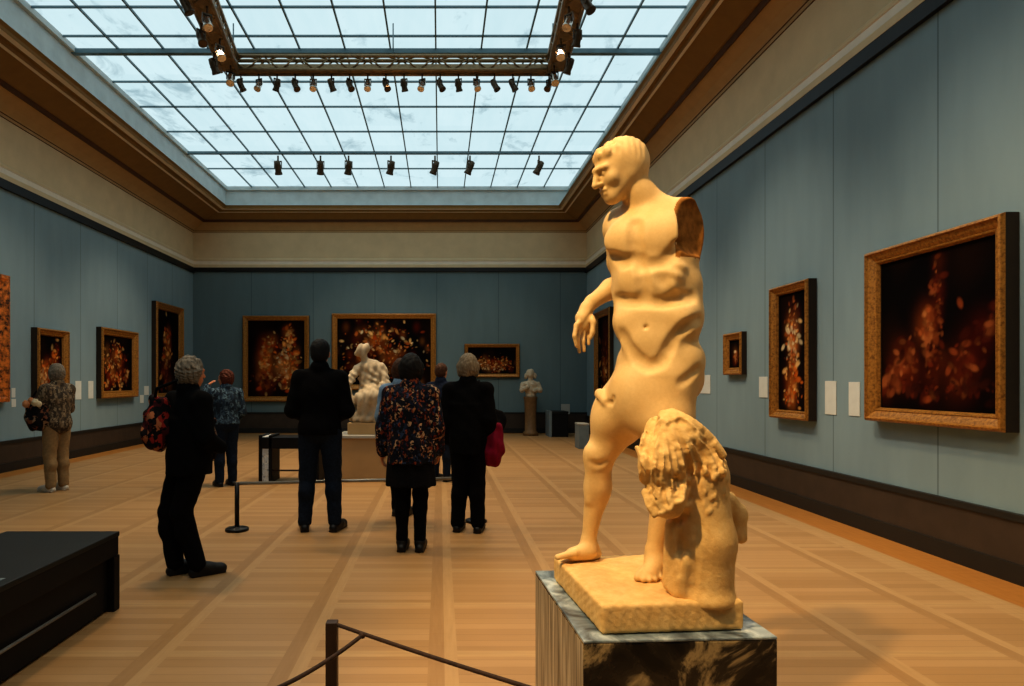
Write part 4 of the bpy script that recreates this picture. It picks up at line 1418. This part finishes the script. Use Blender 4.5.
# ------------------------------------------------------------------ furniture, barriers, far statues
def build_things():
    # dark bench in the left foreground
    x1, x0, y1, y0 = -2.01, -2.72, 4.08, 1.9
    b = empty('display_bench', ((x0 + x1) / 2, (y0 + y1) / 2, 0), 0, 'low black bench with a thin metal rod in the left foreground', 'bench')
    cx, cy = (x0 + x1) / 2, (y0 + y1) / 2
    hw, hl = (x1 - x0) / 2, (y1 - y0) / 2
    MB().box((-hw, -hl, .455), (hw, hl, .485), .006).build('top', M['blacktop'], b)
    MB().box((-hw + .005, -hl + .005, .34), (hw - .005, hl - .005, .455), .004).build('apron', M['black'], b)
    MB().box((-hw + .04, -hl + .06, .02), (hw - .04, hl - .072, .34)).build('shade_fill_box', M['black'], b)  # black box added to stand for the shade under the bench
    for sx in (-1, 1):
        for sy in (-1, 1):
            MB().box((sx * hw - (.12 if sx > 0 else 0), sy * hl - (.07 if sy > 0 else 0), 0), (sx * hw + (.12 if sx < 0 else 0), sy * hl + (.07 if sy < 0 else 0), .34), .004).build('leg', M['black'], b)
    for sx in (-1, 1):
        MB().tube([(sx * (hw - .022), -hl + .07, .17), (sx * (hw - .022), hl - .25, .17)], .009, 8).build('rod', M['greymetal'], b)
    p = MB().box((-.035, -.03, 0), (.035, .03, .003)).build('paper_card', M['bluegrey'], None, (-2.10, 3.06, .4855), 0)
    tag(p, 'grey paper card lying on the black bench at the left edge', 'paper')

    # low rail barrier in the middle
    A = ground(237, 530.5)
    A[1] -= 0
    sc = A[1]
    E = np.array([(476 - VX) * 6.6 / F, 6.6, 0])
    rl = empty('rail_barrier', (A[0], A[1], 0), 0, 'low grey rail on black posts running across the floor before the seated statue', 'barrier')
    for q, qy in ((0, 0), (E[0] - A[0], E[1] - A[1])):
        MB().lathe([(.11, 0), (.11, .02), (.1, .028), (.03, .034), (.03, .04)], (q, qy, 0)).build('foot', M['blackmetal'], rl)
        MB().tube([(q, qy, .03), (q, qy, .46)], .022, 12).build('post', M['blackmetal'], rl)
    MB().tube([(-.02, 0, .448), (E[0] - A[0] + .02, E[1] - A[1], .448)], .016, 10).build('rail', M['greymetal'], rl)

    # rope barrier in front
    Q = [P(332, 625, 2.5), np.array([.455, 1.85, 0]), np.array([-.60, 1.87, 0])]
    lab = ['dark brown square post holding the ropes at the bottom of the photo', 'dark brown rope post out of view in front of the pedestal', 'dark brown rope post out of view at the lower left']
    proto = None
    for i, q in enumerate(Q):
        if proto is None:
            proto = empty('rope_post', (q[0], q[1], 0))
            MB().box((-.022, -.022, .012), (.022, .022, .5), .004).build('shaft', M['brownpost'], proto)
            MB().box((-.1, -.1, 0), (.1, .1, .012), .004).build('base_plate', M['blackmetal'], proto)
            o = proto
        else:
            o = copy_tree(proto); o.location = (q[0], q[1], 0)
        tag(o, lab[i], 'post', 'rope barrier posts')
    t0 = P(338, 625, 2.48)
    t1 = np.array([.44, 1.86, .49])
    r = MB().tube(arc(t0, t1, (0, 0, -.006), 16), .0075, 8).build('rope', M['rope'], None)
    tag(r, 'brown rope sagging from the post toward the pedestal', 'rope', 'barrier ropes')
    k0 = t0 + (t1 - t0) * .10 + np.array([0, -.006, .0])
    k0 = P(362, 635.5, 2.40)
    k1 = np.array([-.58, 1.88, .49])
    r = MB().tube(arc(k0, k1, (0, -.02, -.016), 16), .0075, 8).lathe([(.001, -.012), (.011, -.008), (.013, 0), (.011, .008), (.001, .012)], tuple(k0), 10).build('rope', M['rope'], None)
    tag(r, 'brown rope tied to the other rope and passing left in front of the post', 'rope', 'barrier ropes')

    # seated statue on its plinth
    bp = ground(367, 482)
    Y = bp[1]
    s = Y / F
    pl = empty('statue_plinth', (bp[0], Y + .4, 0), 0, 'tan boxed plinth with a pale grey top under the seated statue', 'plinth')
    MB().box((-.42, -.4, 0), (.42, .4, .62), .008).build('box', M['tan'], pl)
    MB().box((-.45, -.43, .62), (.45, .43, .66), .006).build('top_slab', M['greyslab'], pl)
    Ys = Y + .4
    o = np.array([(368 - VX) * Ys / F, Ys, .66])
    st = empty('seated_statue', o, 0, 'white marble seated draped statue mid hall, before the wide painting', 'statue')
    MB().box((-.27, -.25, 0), (.27, .25, .17), .01).build('pedestal_block', M['tan'], st)
    f = Field((-.5, -.5, .1), (.5, .5, 1.55), .011)
    k = 1.0
    f.ell((0, 0, .22), (.27, .24, .09), None, .05)
    f.chain([(-.02, -.14, .25), (-.06, -.2, .52), (.05, -.02, .6)], [.11, .1, .14], .05)
    f.chain([(.12, -.12, .25), (.1, -.2, .55), (.1, -.02, .6)], [.11, .1, .14], .05)
    f.ell((.04, .06, .45), (.24, .2, .28), None, .06)
    f.ell((.05, .06, .82), (.2, .14, .26), None, .06)
    f.ell((.04, .05, .98), (.21, .12, .1), None, .05)
    f.chain([(-.13, .02, .99), (-.25, -.08, .8), (-.3, -.16, .66)], [.065, .055, .045], .03)
    f.chain([(.21, .02, .97), (.27, -.05, .75), (.16, -.16, .66)], [.065, .06, .05], .03)
    f.cap((-.02, .03, 1.02), (-.06, .0, 1.15), .06, .055, .03)
    f.ell((-.09, -.01, 1.21), (.085, .095, .11), None, .02)
    f.cap((-.165, -.03, 1.22), (-.18, -.03, 1.18), .015, .02, .01)
    f.ell((-.06, .02, 1.25), (.095, .1, .085), None, .02)
    f.chain([(-.3, -.16, .64), (-.26, -.1, .5), (-.2, -.1, .3)], [.05, .07, .08], .05)
    f.warp(lambda x, y, z: .012 * np.sin(30 * x + 22 * z + 6 * np.sin(8 * z)) * np.sin(18 * y + 12 * x + 6 * z) + .007 * np.sin(60 * x - 20 * z))
    f.mesh('draped_figure', M['white_marble'], st)

    # bench behind the man
    bl = ground(262, 483)
    Yb = bl[1]
    bn = empty('gallery_bench', (bl[0], Yb, 0), 0, 'black framed bench with a speckled white end panel, behind the man in black', 'bench')
    L = .80
    MB().box((-.03, 0, .48), (L, .45, .64), .01).build('seat', M['blackmetal'], bn)
    for q in (0, L - .14):
        MB().box((q - .05, 0, .0), (q, .45, .67), .008).box((q + .09, 0, 0), (q + .14, .45, .67), .008).build('end_frame', M['black'], bn)
        MB().box((q, .01, .02), (q + .09, .44, .65), .004).build('end_panel', M['whitespeck'], bn)
    MB().tube([(.1, .05, .17), (L - .1, .05, .17)], .012, 8).build('stretcher', M['brownpost'], bn)

    # slim statue on a column at the back
    c = empty('column_statue', (P(530.5, 400, 17.3)[0], 17.3, 0), 0, 'small white marble bust on a brown column against the back wall', 'statue')
    MB().lathe([(.2, 0), (.2, .08), (.155, .12), (.15, .5), (.17, .95), (.19, 1.0), (.19, 1.03)], (0, 0, 0), 20).build('column', M['brown_stone'], c)
    f = Field((-.35, -.3, 1.0), (.35, .3, 1.85), .011)
    f.ell((0, 0, 1.05), (.13, .12, .06), None, .04)
    f.ell((.01, 0, 1.22), (.17, .12, .2), None, .05)
    f.ell((0, 0, 1.36), (.23, .12, .1), None, .05)
    f.chain([(.2, 0, 1.36), (.25, -.06, 1.2), (.1, -.14, 1.2)], [.07, .06, .055], .03)
    f.chain([(-.2, 0, 1.36), (-.24, -.06, 1.2), (-.1, -.15, 1.28)], [.07, .06, .055], .03)
    f.cap((0, 0, 1.42), (0, -.01, 1.55), .07, .065, .03)
    f.ell((0, -.02, 1.63), (.09, .1, .12), None, .02)
    f.ell((0, .02, 1.66), (.11, .11, .11), None, .02)
    f.cap((0, -.12, 1.64), (0, -.135, 1.6), .014, .018, .01)
    f.ell((.12, 0, 1.58), (.05, .05, .08), None, .03)
    f.ell((-.12, 0, 1.58), (.05, .05, .08), None, .03)
    f.warp(lambda x, y, z: .008 * np.sin(50 * x + 30 * z) * np.sin(40 * z + 20 * y))
    f.mesh('bust', M['white_marble'], c)

    # dark box seat and grey stools near the right end
    def stool(px, py, w, d, h, label, side, body, name, cat):
        g = ground(px, py)
        o = empty(name, (g[0], g[1] + d / 2, 0), 0, label, cat)
        MB().box((-w / 2, -d / 2, 0), (w / 2, d / 2, h - .05), .01).build('body', M[body], o)
        MB().box((-w / 2 - .01, -d / 2 - .01, h - .05), (w / 2 + .01, d / 2 + .01, h), .012).build('cushion', M[body if side is None else 'blacktop'], o)
        if side:
            MB().box((-w / 2 - .07, -d / 2 - .02, 0), (-w / 2, d / 2 + .02, h + .01), .01).build('end_panel', M[side], o)
        return o
    stool(560, 437, .42, .6, .66, 'black box seat with a grey end panel near the far right corner', 'bluegrey', 'black', 'box_seat', 'seat')
    g = ground(569, 437)
    s2 = empty('sign_stand', (g[0] + .08, g[1] + .9, 0), 0, 'small pale grey sign board on a stand behind the black box seat', 'sign')
    MB().box((-.12, -.015, .55), (.12, .0, .82), .006).build('board', M['greyslab'], s2)
    MB().tube([(0, .01, .02), (0, .01, .6)], .014, 8).build('pole', M['blackmetal'], s2)
    MB().lathe([(.1, 0), (.1, .015), (.02, .025)], (0, .01, 0), 16).build('base', M['blackmetal'], s2)
    g = ground(584, 449)
    gr = empty('panel_stool', (g[0], g[1] + .2, 0), 0, 'upright blue grey stool beside the statue leg, nearer than the black box seat', 'stool')
    MB().box((-.11, -.2, 0), (.11, .2, .50), .012).build('body', M['bluegrey'], gr)
    MB().box((-.115, -.205, .50), (.115, .205, .54), .012).build('seat', M['greyslab'], gr)


# ------------------------------------------------------------------ light and camera
def lamp(name, loc, target, watt, col, cone=60, blend=.6, rad=.12):
    d = bpy.data.lights.new(name, 'SPOT')
    d.energy = watt
    d.color = col
    d.spot_size = math.radians(cone)
    d.spot_blend = blend
    d.shadow_soft_size = rad
    o = bpy.data.objects.new(name, d)
    COL.objects.link(o)
    o.location = loc
    o.rotation_euler = (Vector(target) - Vector(loc)).to_track_quat('-Z', 'Y').to_euler()
    return o


def build_light():
    W = (1.0, .70, .38)
    lamp('statue_key_lamp', (-1.9, .35, 5.7), (.78, 2.45, 1.55), 1250, (1.0, .68, .30), 42, .7, .1)
    lamp('statue_side_lamp', (2.7, .2, 5.8), (.85, 2.4, 1.1), 160, W, 40, .7, .1)
    for i, (x, y, tx, ty, w) in enumerate(((-2.9, 8.5, -2.6, 8.6, 420), (-.7, 9.3, -.7, 9.6, 420), (1.55, 8.5, 1.9, 8.8, 420), (-2.5, 5.6, -2.2, 4.8, 330), (1.45, 5.5, 2.2, 4.6, 420),
                                          (-4, 13, -4, 13, 420), (-.7, 14, -.7, 14, 380), (2.2, 13, 2.4, 13, 380), (.2, 2.0, -.2, 3.0, 140), (2.8, 3.2, 3.2, 3.6, 160))):
        lamp('floor_wash_lamp', (x, y, 5.75), (tx, ty, 0), w * 1.1, W, 84, .9, .2)
    for i, (x, y, tx, ty, tz, wt) in enumerate(((.6, 4.5, XR, 4.8, 1.0, 260), (.6, 7.5, XR, 7.8, 1.0, 260), (.6, 11, XR, 11.3, 1.0, 200),
                                              (-3, 9.5, XL, 10.2, 1.0, 200), (-3, 13, XL, 13.6, 1.0, 220), (-1.2, 13.5, -2.0, YB, 1.4, 170), (1.2, 13.5, 1.0, YB, 1.4, 110))):
        lamp('wall_wash_lamp', (x, y, 5.8), (tx, ty, tz), wt * 1.5, (1.0, .84, .64), 62, 1.0, .2)
    w = bpy.data.worlds.new('World')
    S.world = w
    w.use_nodes = True
    w.node_tree.nodes['Background'].inputs[0].default_value = (.35, .45, .5, 1)
    w.node_tree.nodes['Background'].inputs[1].default_value = .05
    cam = bpy.data.cameras.new('camera')
    cam.sensor_fit = 'HORIZONTAL'
    cam.sensor_width = 36
    cam.lens = F / 1024 * 36
    cam.shift_x = (512 - VX) / 1024
    cam.shift_y = (VY - 343) / 1024
    cam.clip_start = .05
    o = bpy.data.objects.new('camera', cam)
    COL.objects.link(o)
    o.location = (0, 0, CAM_Z)
    o.rotation_euler = (math.pi / 2, 0, 0)
    S.camera = o
    S.view_settings.view_transform = 'Standard'
    S.view_settings.look = 'Medium High Contrast'
    S.view_settings.exposure = 0
    S.cycles.use_denoising = True
    S.cycles.max_bounces = 8
    S.cycles.sample_clamp_indirect = 4


build_materials()
M['bloom_p'] = simple('peach_petals', (206, 138, 92), .7)
M['bloom_c'] = simple('cream_petals', (214, 196, 160), .7)
M['brown_stone'] = simple('brown_column_stone', (120, 90, 56), .6, 0, .2, 12)
build_room()
build_paintings()
build_truss()
build_statue()
build_people()
build_things()
build_light()
bpy.context.view_layer.update()
